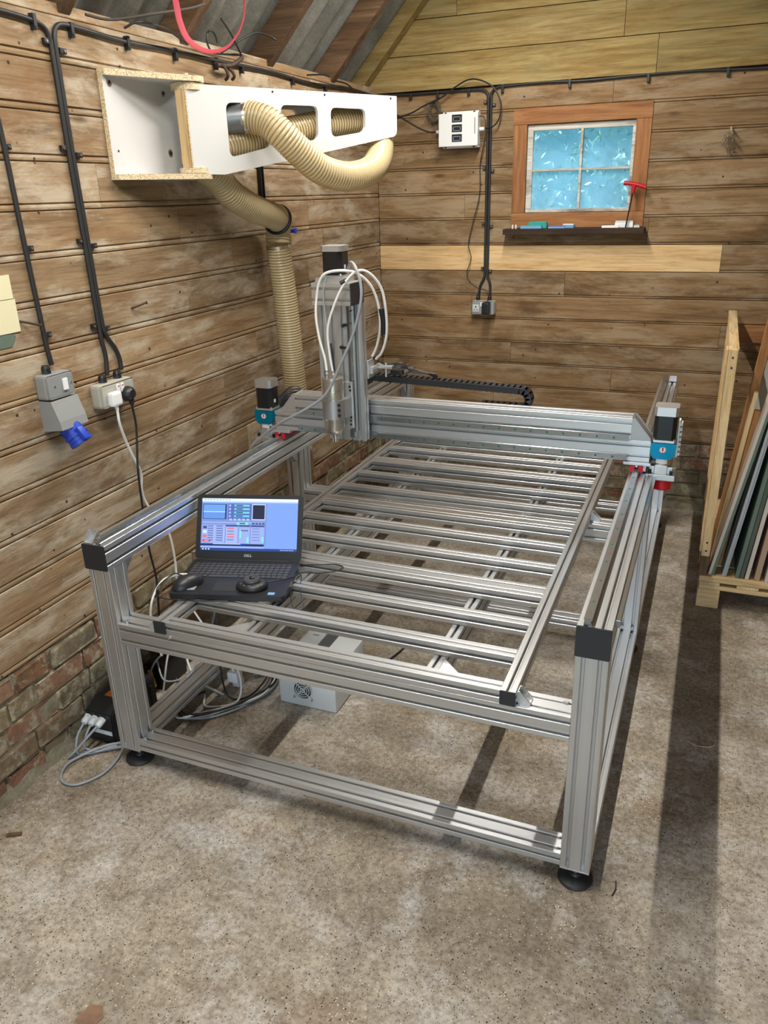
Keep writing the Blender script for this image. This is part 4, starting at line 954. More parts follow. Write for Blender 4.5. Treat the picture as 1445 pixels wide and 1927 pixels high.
AP = Vector((-.09, .925, 0)); AD = Vector((.48, .825, 0)).normalized(); AN = Vector((AD.y, -AD.x, 0))      # along, outward (towards the room)
ar = thing('hose_arm', 'white boom with three rounded cut-outs swung out from the wall bracket', 'arm', tuple(AP+Vector((0, 0, 1.88))))
def arp(s, z, n=0): return AP + AD*s + AN*n + Vector((0, 0, z))
outer = [(0.004, 1.880), (0.127, 1.878)]
outer += [(.125+(.915-.125)*.5, 1.946)]
outer += [(0.905, 2.0135), (.930, 2.018), (.943, 2.028), (0.946, 2.045), (0.947, 2.170), (0.004, 2.171)]
def rpoly(pts, r=.022, n=5):
    out = []
    for i in range(len(pts)):
        p0 = Vector(pts[i-1]); p1 = Vector(pts[i]); p2 = Vector(pts[(i+1) % len(pts)])
        a = p1+(p0-p1).normalized()*r; c = p1+(p2-p1).normalized()*r
        for k in range(n+1):
            t = k/n; q = a*(1-t)**2+p1*2*t*(1-t)+c*t*t; out.append((q.x, q.y))
    return out
wins = [rpoly([(.154, 1.935), (.328, 1.972), (.328, 2.122), (.154, 2.117)], .026), rpoly([(.384, 1.984), (.548, 2.001), (.553, 2.120), (.384, 2.118)], .026), rpoly([(.612, 2.010), (.780, 2.034), (.784, 2.117), (.612, 2.117)], .026)]
def panel_with_holes(off, t, outer=outer):
    """plate in the (s,z) plane with cut-outs: triangle fill of front and back, walls between"""
    b = B(); loops = [outer] + wins; sides = []
    for n in (off, off-t):
        es = []; lv = []
        for lp_ in loops:
            vs = [b.verts.new(arp(s, z, n)) for s, z in lp_]; lv.append(vs)
            for i in range(len(vs)): es.append(b.edges.new((vs[i], vs[(i+1) % len(vs)])))
        bmesh.ops.triangle_fill(b, use_beauty=True, use_dissolve=False, edges=es); sides.append(lv)
    nf = len(b.faces); b.faces.ensure_lookup_table()
    for A_, Q_ in zip(*sides):
        for i in range(len(A_)):
            f = b.faces.new((A_[i], A_[(i+1) % len(A_)], Q_[(i+1) % len(A_)], Q_[i])); f.material_index = 1
    return b
MAT['rawedge'] = MAT['chip']
pf = panel_with_holes(0, .016); fp = obj('front_panel', pf, ['melamine', 'melamine'], ar)
b = B(); prism(b, [(0, 1.8805), (.0035, 1.8805), (.0035, 2.1705), (0, 2.1705)], AD, (0, 0, 1), arp(0, 0, 0)-Vector((0, 0, 0)), -AN*.016); obj('edge_strip', b, 'chip', ar, label='raw chipboard edge of the front panel')
obj('rear_panel', panel_with_holes(-.150, .016, [(0.080, 1.880), (0.127, 1.878)]+outer[2:-1]+[(0.080, 2.171)]), ['melamine', 'melamine'], ar)
b = B(); obx(b, arp(.500, 2.163, -.083), AD, AN, (0, 0, 1), .41, .0665, .008); obj('top_rib', b, 'melamine', ar)
for s, z in ((.034, 2.160), (.353, 2.160), (.587, 2.160), (.915, 2.160), (.015, 1.890), (.048, 1.889)):
    b = B(); c = arp(s, z, 0); cyl(b, c, c+AN*.0012, .0038, n=12); obj('screw', b, 'black', fp)
for z0, z1 in ((ZBT-.043, ZBT-.020), (ZBB+.020, ZBB+.038)):       # pivot discs
    b = B(); lathe(b, (PVX, PVY, z0), [(.055, 0), (.055, z1-z0)], 36); obj('pivot_disc', b, 'chip', ar)
b = B(); bx(b, PVX-.014, PVX+.020, PVY-.054, PVY-.010, ZBB+.038, ZBT-.043, .001); obj('pivot_post', b, 'clsZ', ar, label='pale timber pivot post')
b = B(); bx(b, PVX-.040, PVX-.026, PVY-.01, PVY+.03, ZBB+.038, ZBT-.043, .001); obj('pivot_batten', b, 'dark_wood', ar)

hs = thing('extraction_hose', 'long clear ribbed extraction hose looping through the white arm and down the wall', 'hose', (-.14, 1.74, 0.6))
def ribbed(pts, R=.052, pitch=.0125, name='hose'):
    P = spline(pts, 24); L = [0]
    for a, c in zip(P, P[1:]): L.append(L[-1]+(c-a).length)
    step = pitch/4; n = int(L[-1]/step); Q = []; j = 0
    for i in range(n+1):
        s = i*step
        while j < len(L)-2 and L[j+1] < s: j += 1
        t = (s-L[j])/max(1e-9, L[j+1]-L[j]); Q.append(P[j].lerp(P[j+1], min(1, t)))
    prof = (R, R+.0028, R+.0040, R+.0028)
    b = tube(B(), Q, R, 28, raw=True, rf=lambda i: prof[i % 4], caps=False)
    b.faces.ensure_lookup_table()
    for i, f in enumerate(b.faces): f.material_index = 1 if (i//28) % 4 == 0 else 0
    return obj(name, b, ['hose', 'hosefilm'], hs, smooth=180)
HR = .050
low = [(-.145, 1.70, .50), (-.145, 1.68, .75), (-.142, 1.665, .95), (-.142, 1.65, 1.15), (-.142, 1.632, 1.35), (-.142, 1.612, 1.50), (-.142, 1.60, 1.60)]
ribbed(low, name='hose_length')
up = [(-.142, 1.60, 1.602), (-.140, 1.605, 1.655), (-.120, 1.575, 1.705), (-.105, 1.47, 1.728), (-.10, 1.34, 1.755), (-.105, 1.19, 1.81), (-.115, 1.10, 1.88)]
tip = arp(.16, 1.965, -.083); up += [tuple(arp(.06, 1.93, -.095)), tuple(arp(.17, 1.975, -.083)), tuple(arp(.30, 1.995, -.083)), tuple(arp(.48, 2.035, -.083)), tuple(arp(.68, 2.068, -.083)), tuple(arp(.80, 2.075, -.085))]
up += [tuple(arp(.885, 2.055, -.080)), tuple(arp(.900, 2.00, -.060)), tuple(arp(.865, 1.945, -.02)), tuple(arp(.79, 1.897, .035)), tuple(arp(.695, 1.870, .07)), tuple(arp(.59, 1.865, .09)), tuple(arp(.48, 1.892, .10)), tuple(arp(.395, 1.950, .10)), tuple(arp(.330, 2.010, .085)), tuple(arp(.290, 2.056, .045)), tuple(arp(.245, 2.076, -.014))]
ribbed(up, name='hose_length')
# metal duct collar inside the first cut-out
b = B(); c0 = arp(.125, 2.060, -.108); c1 = arp(.248, 2.075, -.014); cyl(b, c0, c1, .0535, n=32, caps=False); cyl(b, c0+(c1-c0)*.05, c0+(c1-c0)*.12, .056, n=32); obj('duct_collar', b, 'zinc', hs, smooth=40)
b = B(); cyl(b, arp(.236, 2.0735, -.023), arp(.246, 2.0745, -.016), .0575, n=32); obj('hose_clamp', b, 'steel', hs, smooth=40)
b = B(); cyl(b, (-.142, 1.603, 1.585), (-.142, 1.601, 1.597), .0565, n=32); bx(b, -.142+.05, -.142+.062, 1.58, 1.60, 1.583, 1.599, .001); obj('hose_clamp', b, 'steel', hs, smooth=40)
# black pipe clip
b = B(); cc = Vector((-.118, 1.568, 1.703)); dd = Vector((.012, -.1, .035)).normalized(); u, w = basis(dd); 
ring = [cc+(u*math.cos(a)+w*math.sin(a))*.060 for a in [math.radians(20+260*i/24) for i in range(25)]]
tube(b, ring, .007, 8, raw=True); cl_ = obj('pipe_clip', b, 'black', smooth=60, origin=None); tag(cl_, 'curved black pipe clip around the hose bend', 'clip')
st = B(); bx(st, XL+.0005, XL+.012, 1.622, 1.650, 1.74, 1.93, .001); bx(st, XL+.012, XL+.020, 1.622, 1.626, 1.74, 1.93); bx(st, XL+.012, XL+.020, 1.646, 1.650, 1.74, 1.93)
for k in range(5): cyl(st, (XL+.0121, 1.636, 1.76+k*.035), (XL+.014, 1.636, 1.76+k*.035), .005, n=10)
o = obj('slotted_strut', st, 'blackmetal'); tag(o, 'short vertical black slotted strut on the wall above the hose bend', 'strut')
bp_ = B(); cyl(bp_, (XL, 1.888, 1.642), (XL+.03, 1.888, 1.642), .010, n=14); cyl(bp_, (XL+.03, 1.888, 1.642), (XL+.036, 1.888, 1.642), .013, n=14)
o = obj('blue_plug', bp_, 'blue'); tag(o, 'small blue plastic plug sticking out of the left wall beside the hose', 'plug')

# ================================================================= WIRING ON THE WALLS
CB = .0075
def clip_at(pos, nrm, along, w=.010, parent=None):
    """single-hole cable clip: saddle and screw tab"""
    pos = Vector(pos); nrm = Vector(nrm); al = Vector(along); sd = nrm.cross(al).normalized()
    b = B(); obx(b, pos+nrm*.009, al, sd, nrm, .007, .0105, .009, .002); obx(b, pos-sd*.020+nrm*.003, al, sd, nrm, .007, .011, .003, .001)
    c = pos-sd*.022+nrm*.006; cl = obj('cable_clip', b, 'black', parent); 
    s = B(); cyl(s, c, c+nrm*.002, .0035, n=10); obj('clip_screw', s, 'bolt', parent)
def run(name, label, pts, r, mat, cat='cable', clips=(), nrm=(1, 0, 0), group=None, along=(0, 0, 1)):
    t = thing(name, label, cat, pts[0], group); obj('sheath', tube(B(), pts, r, 10, 8), mat, t, smooth=60)
    for c in clips: clip_at(c, nrm, along, parent=t)
    return t
xw = XL+.0085
run('armoured_cable', 'dusty black cable pair clipped along the top of the left wall left of the bend', [(xw, -1.2, 2.300), (xw, -.5, 2.298), (xw, .10, 2.300), (xw, .29, 2.297), (xw, .39, 2.292), (xw, .437, 2.282), (xw, .456, 2.255), (xw, .459, 2.2), (xw, .460, 1.95), (xw, .467, 1.68), (xw, .472, 1.42), (xw, .474, 1.36), (xw, .482, 1.30), (xw, .475, 1.235)], CB, 'conduit',
    clips=[])
t = run('armoured_cable', 'dusty black cable running from the top of the left wall down to the cream socket', [(xw, 2.99, 2.312), (xw+.003, 2.6, 2.318), (xw, 2.2, 2.300), (xw, 1.8, 2.308), (xw+.003, 1.36, 2.300), (xw, 1.09, 2.300), (xw, .82, 2.292), (xw, .62, 2.298), (xw, .535, 2.300), (xw, .497, 2.292), (xw, .480, 2.265), (xw, .477, 2.2), (xw, .478, 1.95), (xw, .484, 1.68), (xw, .490, 1.42), (xw, .500, 1.37), (xw, .535, 1.32), (xw, .550, 1.28), (xw, .551, 1.24)], CB, 'conduit')
for y in (.40, .555, .82, 1.09, 1.355, 1.55, 2.0, 2.35):
    b = B(); bx(b, XL, XL+.018, y-.007, y+.007, 2.268 if y < 1.4 else 2.276, 2.310, .002); cyl(b, (XL+.018, y, 2.276), (XL+.020, y, 2.276), .0035, n=8); obj('cable_clip', b, 'black', t)
for z in (2.245, 1.955, 1.680, 1.408):
    for y, s, dz in ((.463-.018+.008*(z < 1.7), -1, 0), (.485+.020+.003*(z < 1.7), 1, -.018)):
        b = B(); bx(b, XL, XL+.012, y-.014, y+.014, z+dz-.008, z+dz+.008, .0015); obj('cable_clip', b, 'black', t)
        s_ = B(); cyl(s_, (XL+.012, y+s*.005, z+dz), (XL+.0145, y+s*.005, z+dz), .0042, n=10); obj('clip_screw', s_, 'bolt', t)
t = run('armoured_cable', 'black cable dropping to the grey isolator switch at the left edge', [(xw, .192, 2.31), (xw, .196, 2.1), (xw, .205, 1.95), (xw, .212, 1.70), (xw, .222, 1.45), (xw, .226, 1.37), (xw, .232, 1.32)], CB, 'conduit')
for y, z in ((.207, 1.951), (.221, 1.672), (.230, 1.413)):
    b = B(); bx(b, XL, XL+.012, y-.002, y+.022, z-.008, z+.008, .0015); obj('cable_clip', b, 'black', t); s_ = B(); cyl(s_, (XL+.012, y+.014, z), (XL+.0145, y+.014, z), .0042, n=10); obj('clip_screw', s_, 'bolt', t)

def gland(c, d, parent, r=.014, mat='black'):
    c = Vector(c); d = Vector(d); b = B(); cyl(b, c, c+d*.008, r*1.05, n=6); lathe(b, c+d*.008, [(r, 0), (r, .010), (r*.75, .018)], 14, axis=d); return obj('cable_gland', b, mat, parent)
# isolator
iso = thing('isolator_switch', 'grey metal isolator box with one white rocker on the left wall', 'switch', (XL, .216, 1.255))
b = B(); bx(b, XL, XL+.045, .155, .270, 1.222, 1.300, .008); obj('box', b, 'greybox', iso)
b = B(); bx(b, XL+.045, XL+.050, .157, .268, 1.224, 1.298, .006); obj('front_plate', b, 'greybox', iso)
b = B(); bx(b, XL+.050, XL+.056, .220, .240, 1.243, 1.280, .002); obj('rocker', b, 'white', iso)
for y in (.186, .258): b = B(); cyl(b, (XL+.050, y, 1.262), (XL+.0515, y, 1.262), .004, n=10); obj('plate_screw', b, 'bolt', iso)
gland((xw+.012, .192, 1.300), (0, 0, 1), iso)
# industrial socket
cm = thing('industrial_socket', 'grey angled housing with blue round industrial power outlet below the isolator', 'socket', (XL, .21, 1.13))
b = B(); prism(b, [(0, 1.218), (.050, 1.218), (.072, 1.155), (.078, 1.128), (.0, 1.118)], (1, 0, 0), (0, 0, 1), (XL, .158, 0), (0, .118, 0))
obj('housing', b, 'greybox', cm)
d = Vector((.50, .10, -.78)).normalized(); c = Vector((XL+.040, .222, 1.130))
b = B(); cyl(b, c, c+d*.040, .036, n=28); cyl(b, c+d*.040, c+d*.048, .040, n=28); cyl(b, c+d*.048, c+d*.062, .036, n=28); obj('outlet_body', b, 'blue', cm, smooth=30)
b = B(); cyl(b, c+d*.063, c+d*.075, .038, n=28); obx(b, c+d*.055+Vector((.03, -.012, .022)), (0, 1, 0), d, d.cross(Vector((0, 1, 0))), .012, .022, .010, .003); lidb = obj('hinged_lid', b, 'blue', cm, smooth=30)
b = B(); cyl(b, c+d*.0755, c+d*.0762, .016, n=4); obj('rating_label', b, 'enclosure', lidb)
# double socket
ds = thing('double_socket', 'cream metal-clad double socket on the left wall with two plugs in it', 'socket', (XL, .472, 1.18))
b = B(); bx(b, XL, XL+.045, .385, .555, 1.136, 1.218, .010); obj('back_box', b, 'beigebox', ds)
b = B(); bx(b, XL+.045, XL+.050, .387, .553, 1.138, 1.216, .007); fp2 = obj('front_plate', b, 'beigebox', ds)
for y in (.462, .484):
    b = B(); bx(b, XL+.050, XL+.055, y, y+.016, 1.178, 1.208, .0015); obj('rocker', b, 'white', ds)
    b = B(); bx(b, XL+.055, XL+.0556, y+.004, y+.012, 1.199, 1.202); obj('red_mark', b, 'red', ds)
gland((xw+.010, .437, 1.218), (0, 0, 1), ds); gland((xw+.010, .513, 1.218), (0, 0, 1), ds)
wp = thing('white_plug', 'square white mains plug in the left half of the cream socket', 'plug', (XL+.05, .437, 1.165))
b = B(); bx(b, XL+.0505, XL+.075, .408, .460, 1.140, 1.190, .009); obj('body', b, 'white', wp)
b = B(); lathe(b, (XL+.062, .437, 1.142), [(.008, 0), (.006, -.016), (.005, -.020)], 12); obj('strain_relief', b, 'white', wp)
bpg = thing('black_plug', 'round black mains plug in the right half of the cream socket', 'plug', (XL+.05, .510, 1.165))
b = B(); lathe(b, (XL+.0505, .508, 1.166), [(.026, 0), (.027, .010), (.024, .022), (.016, .030)], 24, axis=(1, 0, 0)); obj('body', b, 'black', bpg, smooth=45)
b = B(); lathe(b, (XL+.066, .512, 1.142), [(.010, 0), (.007, -.016), (.004, -.022)], 12); obj('strain_relief', b, 'black', bpg)
cable([(XL+.062, .437, 1.122), (XL+.060, .441, 1.07), (XL+.045, .480, .985), (XL+.040, .520, .90), (XL+.035, .542, .85), (XL+.030, .538, .79), (XL+.030, .552, .73), (XL+.05, .590, .65), (XL+.06, .622, .577), (XL+.06, .635, .47), (XL+.06, .632, .40), (XL+.08, .60, .25), (XL+.12, .55, .06), (XL+.2, .5, .008), (XL+.35, .45, .008)], .0048, 'whitecable', 'white mains lead hanging from the white plug down the left wall')
cable([(XL+.066, .512, 1.12), (XL+.060, .523, 1.035), (XL+.055, .505, .89), (XL+.055, .499, .743), (XL+.055, .499, .577), (XL+.055, .516, .426), (XL+.055, .501, .278), (XL+.07, .49, .10), (XL+.12, .47, .01), (XL+.22, .42, .008)], .0040, 'black', 'black mains lead hanging from the round black plug down the left wall')
# paper note, nails
b = B(); bx(b, XL+.0005, XL+.0022, .02, .137, 1.537, 1.605); bx(b, XL+.0022, XL+.004, .0, .140, 1.440, 1.535); o = obj('paper_note', b, 'paper'); tag(o, 'pale yellow paper notes on the left wall at the edge of the picture', 'note')
b = B(); prism(b, [(.02, 1.40), (.10, 1.40), (.12, 1.43), (.10, 1.438), (.02, 1.438)], (0, 1, 0), (0, 0, 1), (XL+.0005, 0, 0), (.0018, 0, 0)); o = obj('green_patch', b, 'green'); tag(o, 'dull green scrap below the yellow paper note', 'paper')
for i, (y, z, dy, dz, lb) in enumerate(((.140, 1.470, .055, -.02, 'bent iron nail beside the yellow paper note'), (.660, 1.438, .05, .015, 'thick iron nail left of the hose in the middle of the left wall'))):
    b = B(); tube(b, [(XL-.004, y, z), (XL+.012, y+dy*.3, z+dz*.3), (XL+.03, y+dy, z+dz)], .0035, 8); cyl(b, (XL+.03, y+dy-.0, z+dz), (XL+.033, y+dy+.003, z+dz), .006, n=8); o = obj('nail', b, 'iron'); tag(o, lb, 'nail', 'old nails in the wall')
# knotted iron hook near the hose arm
b = B(); tube(b, [(XL+.01, 1.345, 2.29), (XL+.05, 1.35, 2.275), (XL+.06, 1.358, 2.245), (XL+.04, 1.37, 2.232)], .006, 8); tube(b, [(XL+.01, 1.38, 2.285), (XL+.05, 1.395, 2.27), (XL+.06, 1.405, 2.248), (XL+.045, 1.41, 2.236)], .006, 8); tube(b, [(XL+.03, 1.33, 2.28), (XL+.05, 1.40, 2.285), (XL+.06, 1.46, 2.312), (XL+.045, 1.50, 2.326)], .009, 8)
o = obj('iron_hook', b, 'iron', smooth=60); tag(o, 'rusty double iron hook at the top of the left wall above the arm', 'hook')
# pink-red strap loop hanging from a rafter
b = B(); pts = [(.150, .50, 2.72), (.163, .53, 2.45), (.168, .55, 2.329), (.175, .55, 2.276), (.194, .55, 2.232), (.232, .55, 2.203), (.276, .55, 2.191), (.322, .55, 2.197), (.354, .55, 2.218), (.381, .55, 2.251), (.395, .55, 2.307), (.402, .53, 2.45), (.40, .50, 2.95)]
P = spline(pts, 6); g0 = None
for i, p in enumerate(P):
    d = (P[min(i+1, len(P)-1)]-P[max(i-1, 0)]).normalized(); sd = Vector((0, 1, 0)) if True else None; nn = d.cross(sd).normalized(); wv = (sd*.75+nn*.6).normalized()*.008; tn = nn*.0015
    q = [b.verts.new(p+wv+tn), b.verts.new(p-wv+tn), b.verts.new(p-wv-tn), b.verts.new(p+wv-tn)]
    if g0:
        for k in range(4): b.faces.new((g0[k], g0[(k+1) % 4], q[(k+1) % 4], q[k]))
    g0 = q
o = obj('strap_loop', b, 'redstrap', smooth=60); tag(o, 'pink-red strap hanging in a loop from the roof timbers', 'strap')
cable([(-.2, .60, 2.335), (-.18, .70, 2.335), (-.12, .85, 2.37), (-.10, 1.02, 2.41), (-.1, 1.12, 2.44)], .0045, 'dustycable', 'grey cable lying in a curve below the roof sheets')
cable([(-.2, .78, 2.325), (-.17, .82, 2.345), (-.16, .95, 2.345), (-.18, 1.1, 2.325), (-.2, 1.3, 2.318), (-.2, 1.5, 2.335)], .004, 'black', 'thin black cable rising and falling above the left wall cable')
cable([(-.2, 1.36, 2.325), (-.15, 1.42, 2.37), (-.13, 1.52, 2.41), (-.12, 1.62, 2.41), (-.11, 1.65, 2.40)], .004, 'black', 'thin black cable arching up behind the red strap')
cable([(-.1, 1.22, 2.41), (-.14, 1.35, 2.38), (-.19, 1.5, 2.33)], .0035, 'black', 'straight black wire slanting below the roof sheets')
ri = [Vector((-.16, 1.24+.035*math.cos(a), 2.345+.035*math.sin(a))) for a in [2*PI*i/18*0.8 for i in range(18)]]
o = obj('wire_ring', tube(B(), ri, .0035, 8, raw=True), 'black', smooth=60); tag(o, 'small open ring of black wire under the roof left of the hook', 'wire')
cable([(-.21, 2.44, 2.335), (-.19, 2.55, 2.325), (-.2, 2.75, 2.27), (-.2, 2.9, 2.25)], .004, 'black', 'thin black wire dropping in the back left roof corner')
cable([(-.2, 2.1, 2.325), (-.17, 2.2, 2.335), (-.17, 2.28, 2.335)], .004, 'black', 'short black wire end poking out above the arm')

# back wall wiring
yw = YB-.0085
t = run('armoured_cable', 'black cable clipped along the back wall from the corner and down left to the socket', [(XL+.02, yw, 2.318), (0.0, yw, 2.312), (.30, yw, 2.312), (.38, yw, 2.310), (.415, yw, 2.300), (.430, yw, 2.275), (.432, yw, 2.22), (.432, yw, 1.9), (.431, yw, 1.5), (.431, yw, 1.36), (.428, yw, 1.32), (.405, yw, 1.27), (.396, yw, 1.215)], CB, 'conduit')
for x in (-.02, .14, .32): b = B(); bx(b, x-.007, x+.007, YB-.018, YB, 2.285, 2.320, .002); obj('cable_clip', b, 'black', t)
t2 = run('armoured_cable', 'black cable clipped along the back wall above the window and down right to the socket', [(3.3, yw, 2.33), (2.4, yw, 2.318), (1.82, yw, 2.312), (1.5, yw, 2.322), (1.25, yw, 2.322), (.95, yw, 2.316), (.75, yw, 2.322), (.52, yw, 2.318), (.475, yw, 2.312), (.452, yw, 2.290), (.448, yw, 2.25), (.448, yw, 1.9), (.448, yw, 1.5), (.448, yw, 1.36), (.451, yw, 1.32), (.465, yw, 1.28), (.466, yw, 1.215)], CB, 'conduit')
for x in (.51, .87, 1.265, 1.64, 2.1): b = B(); bx(b, x-.007, x+.007, YB-.018, YB, 2.286, 2.326, .002); cyl(b, (x, YB-.018, 2.293), (x, YB-.020, 2.293), .0035, n=8); obj('cable_clip', b, 'black', t2)
for z in (2.247, 1.915, 1.62, 1.372):
    for x, s, dz in ((.420, -1, 0), (.460, 1, -.016)):
        b = B(); bx(b, x-.013, x+.013, YB-.012, YB, z+dz-.008, z+dz+.008, .0015); obj('cable_clip', b, 'black', t2); s_ = B(); cyl(s_, (x+s*.005, YB-.012, z+dz), (x+s*.005, YB-.0145, z+dz), .004, n=10); obj('clip_screw', s_, 'bolt', t2)
so = thing('wall_socket', 'grey metal-clad double socket on the back wall below the control box', 'socket', (.434, YB, 1.15))
b = B(); bx(b, .366, .504, YB-.045, YB, 1.110, 1.190, .009); obj('back_box', b, 'beigebox', so)
b = B(); bx(b, .368, .502, YB-.050, YB-.045, 1.112, 1.188, .007); obj('front_plate', b, 'greybox', so)
b = B(); bx(b, .372, .412, YB-.0535, YB-.050, 1.126, 1.168, .002); so2 = obj('outlet', b, 'enclosure', so)
for x0, x1, z0, z1 in ((.389, .395, 1.148, 1.160), (.379, .387, 1.134, 1.139), (.397, .405, 1.134, 1.139)): b = B(); bx(b, x0, x1, YB-.0541, YB-.0534, z0, z1); obj('pin_slot', b, 'black', so2)
b = B(); bx(b, .419, .435, YB-.056, YB-.050, 1.158, 1.182, .0015); obj('rocker', b, 'white', so)
gland((.396, YB-.018, 1.190), (0, 0, 1), so, .012); gland((.466, YB-.018, 1.190), (0, 0, 1), so, .012)
ad = obj('power_adapter', bx(B(), .440, .484, YB-.105, YB-.051, 1.118, 1.186, .007), 'black'); tag(ad, 'small black power adapter plugged into the grey back wall socket', 'adapter')
# control box with three displays
cb = thing('control_box', 'white wall box with three small dark displays on the back wall', 'control box', (.28, YB, 2.11))
b = B(); bx(b, .172, .390, YB-.070, YB-.004, 2.032, 2.198, .006); obj('body', b, 'white', cb)
b = B(); bx(b, .168, .394, YB-.080, YB-.070, 2.030, 2.196, .004); fc = obj('lid', b, 'white', cb)
for z0, z1 in ((2.196, 2.206), (2.022, 2.032)):
    b = B(); bx(b, .185, .390, YB-.050, YB-.010, z0, z1, .002); obj('fixing_flange', b, 'white', cb)
for x in (.20, .365):
    for z in (2.201, 2.027): b = B(); bx(b, x-.006, x+.006, YB-.0515, YB-.0495, z-.0035, z+.0035); obj('flange_slot', b, 'black', cb)
for z in (2.170, 2.121, 2.072):
    b = B(); bx(b, .246, .304, YB-.0825, YB-.080, z-.019, z+.019, .0015); dm = obj('display', b, 'display', cb)
    b = B()
    for q in ((.254, .296, z+.006, z+.009), (.254, .296, z-.014, z-.011), (.254, .257, z-.014, z+.009), (.293, .296, z-.014, z+.009)): bx(b, q[0], q[1], YB-.0832, YB-.0824, q[2], q[3])
    obj('display_rim', b, 'displaygrey', dm)
b = B(); bx(b, .374, .380, YB-.0808, YB-.0800, 2.09, 2.17)
obj('printed_column', b, 'displaygrey', cb)
b = B()
for k in range(4): bx(b, .374+.004*(k % 2), .377+.004*(k % 2), YB-.0815, YB-.0806, 2.160-.008*k, 2.163-.008*k)
obj('led_row', b, 'ledred', cb)
gl_ = gland((.168, YB-.04, 2.11), (-1, 0, 0), cb, .010, 'white'); gland((.394, YB-.04, 2.113), (1, 0, 0), cb, .010, 'white')
cable([(.140, YB-.04, 2.11), (.10, YB-.04, 2.112), (.04, YB-.045, 2.135), (-.04, YB-.05, 2.180), (-.085, YB-.05, 2.205), (-.16, YB-.05, 2.235), (-.21, YB-.06, 2.26)], .0045, 'black', 'black lead from the left side of the control box to the corner')
cable([(.425, YB-.04, 2.113), (.47, YB-.045, 2.122), (.505, YB-.05, 2.160), (.512, YB-.05, 2.235), (.470, YB-.05, 2.310), (.40, YB-.05, 2.350), (.33, YB-.05, 2.358), (.25, YB-.05, 2.325), (.17, YB-.045, 2.28), (.08, YB-.045, 2.250), (0.0, YB-.05, 2.215), (-.08, YB-.05, 2.195), (-.20, YB-.05, 2.18)], .0042, 'black', 'black lead arching over the top of the control box')
cable([(.392, YB-.05, 2.176), (.42, YB-.055, 2.17), (.430, YB-.05, 2.13), (.424, YB-.045, 2.05), (.398, YB-.03, 1.94), (.398, YB-.03, 1.78), (.360, YB-.03, 1.63), (.335, YB-.03, 1.51), (.352, YB-.03, 1.43), (.328, YB-.03, 1.35), (.345, YB-.035, 1.30), (.40, YB-.045, 1.262), (.445, YB-.05, 1.253), (.468, YB-.06, 1.225), (.466, YB-.075, 1.186)], .0024, 'black', 'thin black lead from the control box down to the power adapter')
# straw nest / twine knots
def straw(name, c, n, rx, rz, label, ring=None, seed=3):
    rnd = random.Random(seed); b = B(); c = Vector(c)
    if ring:
        for q in range(5):
            rr = ring*rnd.uniform(.85, 1.15); o_ = Vector((rnd.uniform(-.006, .006), rnd.uniform(-.006, .006), rnd.uniform(-.008, .008)))
            tube(b, [c+o_+Vector((rr*.8*math.cos(a), rnd.uniform(-.004, .004), rr*1.35*math.sin(a))) for a in [2*PI*i/14 for i in range(15)]], .0035, 6)
    for q in range(n):
        a = Vector((rnd.uniform(-rx, rx), rnd.uniform(-.012, .008), rnd.uniform(-rz, rz))); e = a+Vector((rnd.uniform(-.03, .03), rnd.uniform(-.008, .008), rnd.uniform(-.045, .02))); m_ = (a+e)/2+Vector((rnd.uniform(-.01, .01), 0, rnd.uniform(-.01, .01)))
        tube(b, [c+a, c+m_, c+e], .0012, 4, 3)
    o = obj(name, b, 'straw'); return tag(o, label, 'twine')
straw('twine_coil', (.125, YB-.03, 2.215), 60, .045, .06, 'ragged brown twine coil hanging left of the control box', ring=.035)
b = B(); tube(b, [(1.686, YB+.004, 2.060), (1.688, YB-.045, 2.045)], .005, 8); o = obj('wall_peg', b, 'fresh'+'X'); tag(o, 'small wooden peg in the back wall right of the window', 'peg')
straw('twine_tuft', (1.695, YB-.035, 1.995), 46, .022, .05, 'dry twine tuft hanging from the peg right of the window', seed=9)

# ================================================================= THINGS ON THE WINDOW SILL
SZ = 1.592
hk = thing('hex_key', 'hex key with red T-handle standing at the right end of the window sill', 'hex key', (1.222, 2.97, SZ))
b = B(); d0 = Vector((1.219, 2.972, SZ+.001)); d1 = Vector((1.242, 2.985, 1.775)); cyl(b, d0, d1, .004, n=6); obj('shaft', b, 'black', hk)
b = B(); dv = (d1-d0).normalized(); lathe(b, d1-dv*.012, [(.0075, 0), (.010, .018), (.013, .040)], 14, axis=dv)
tube(b, [d1+dv*.030+Vector((-.055, 0, .010)), d1+dv*.032+Vector((-.03, 0, .006)), d1+dv*.033, d1+dv*.030+Vector((.035, 0, -.006)), d1+dv*.026+Vector((.060, 0, -.011))], .011, 12, rf=None)
obj('handle', b, 'red', hk, smooth=60)
def sill_item(name, cat, label, x0, x1, y0, y1, h, mat, lid=None, rot=0, z=SZ+.0004):
    t = thing(name, label, cat, ((x0+x1)/2, (y0+y1)/2, z)); c = Vector(((x0+x1)/2, (y0+y1)/2, z)); a = Vector((math.cos(rot), math.sin(rot), 0)); p = Vector((-a.y, a.x, 0))
    b = B(); obx(b, c+Vector((0, 0, h*.36)), a, p, (0, 0, 1), (x1-x0)/2, (y1-y0)/2, h*.36, .0015); obj('case', b, mat, t)
    b = B(); obx(b, c+Vector((0, 0, h*.86)), a, p, (0, 0, 1), (x1-x0)/2-.001, (y1-y0)/2-.001, h*.135, .0012); obj('case_lid', b, lid or mat, t)
sill_item('cutter_case', 'case', 'teal plastic cutter case at the left of the sill, the rear one', .688, .790, 2.995, 3.025, .034, 'tealplastic')
sill_item('cutter_case', 'case', 'pale teal cutter case in front of the darker teal one on the sill', .650, .768, 2.960, 2.988, .018, 'bluegrey', 'tealplastic')
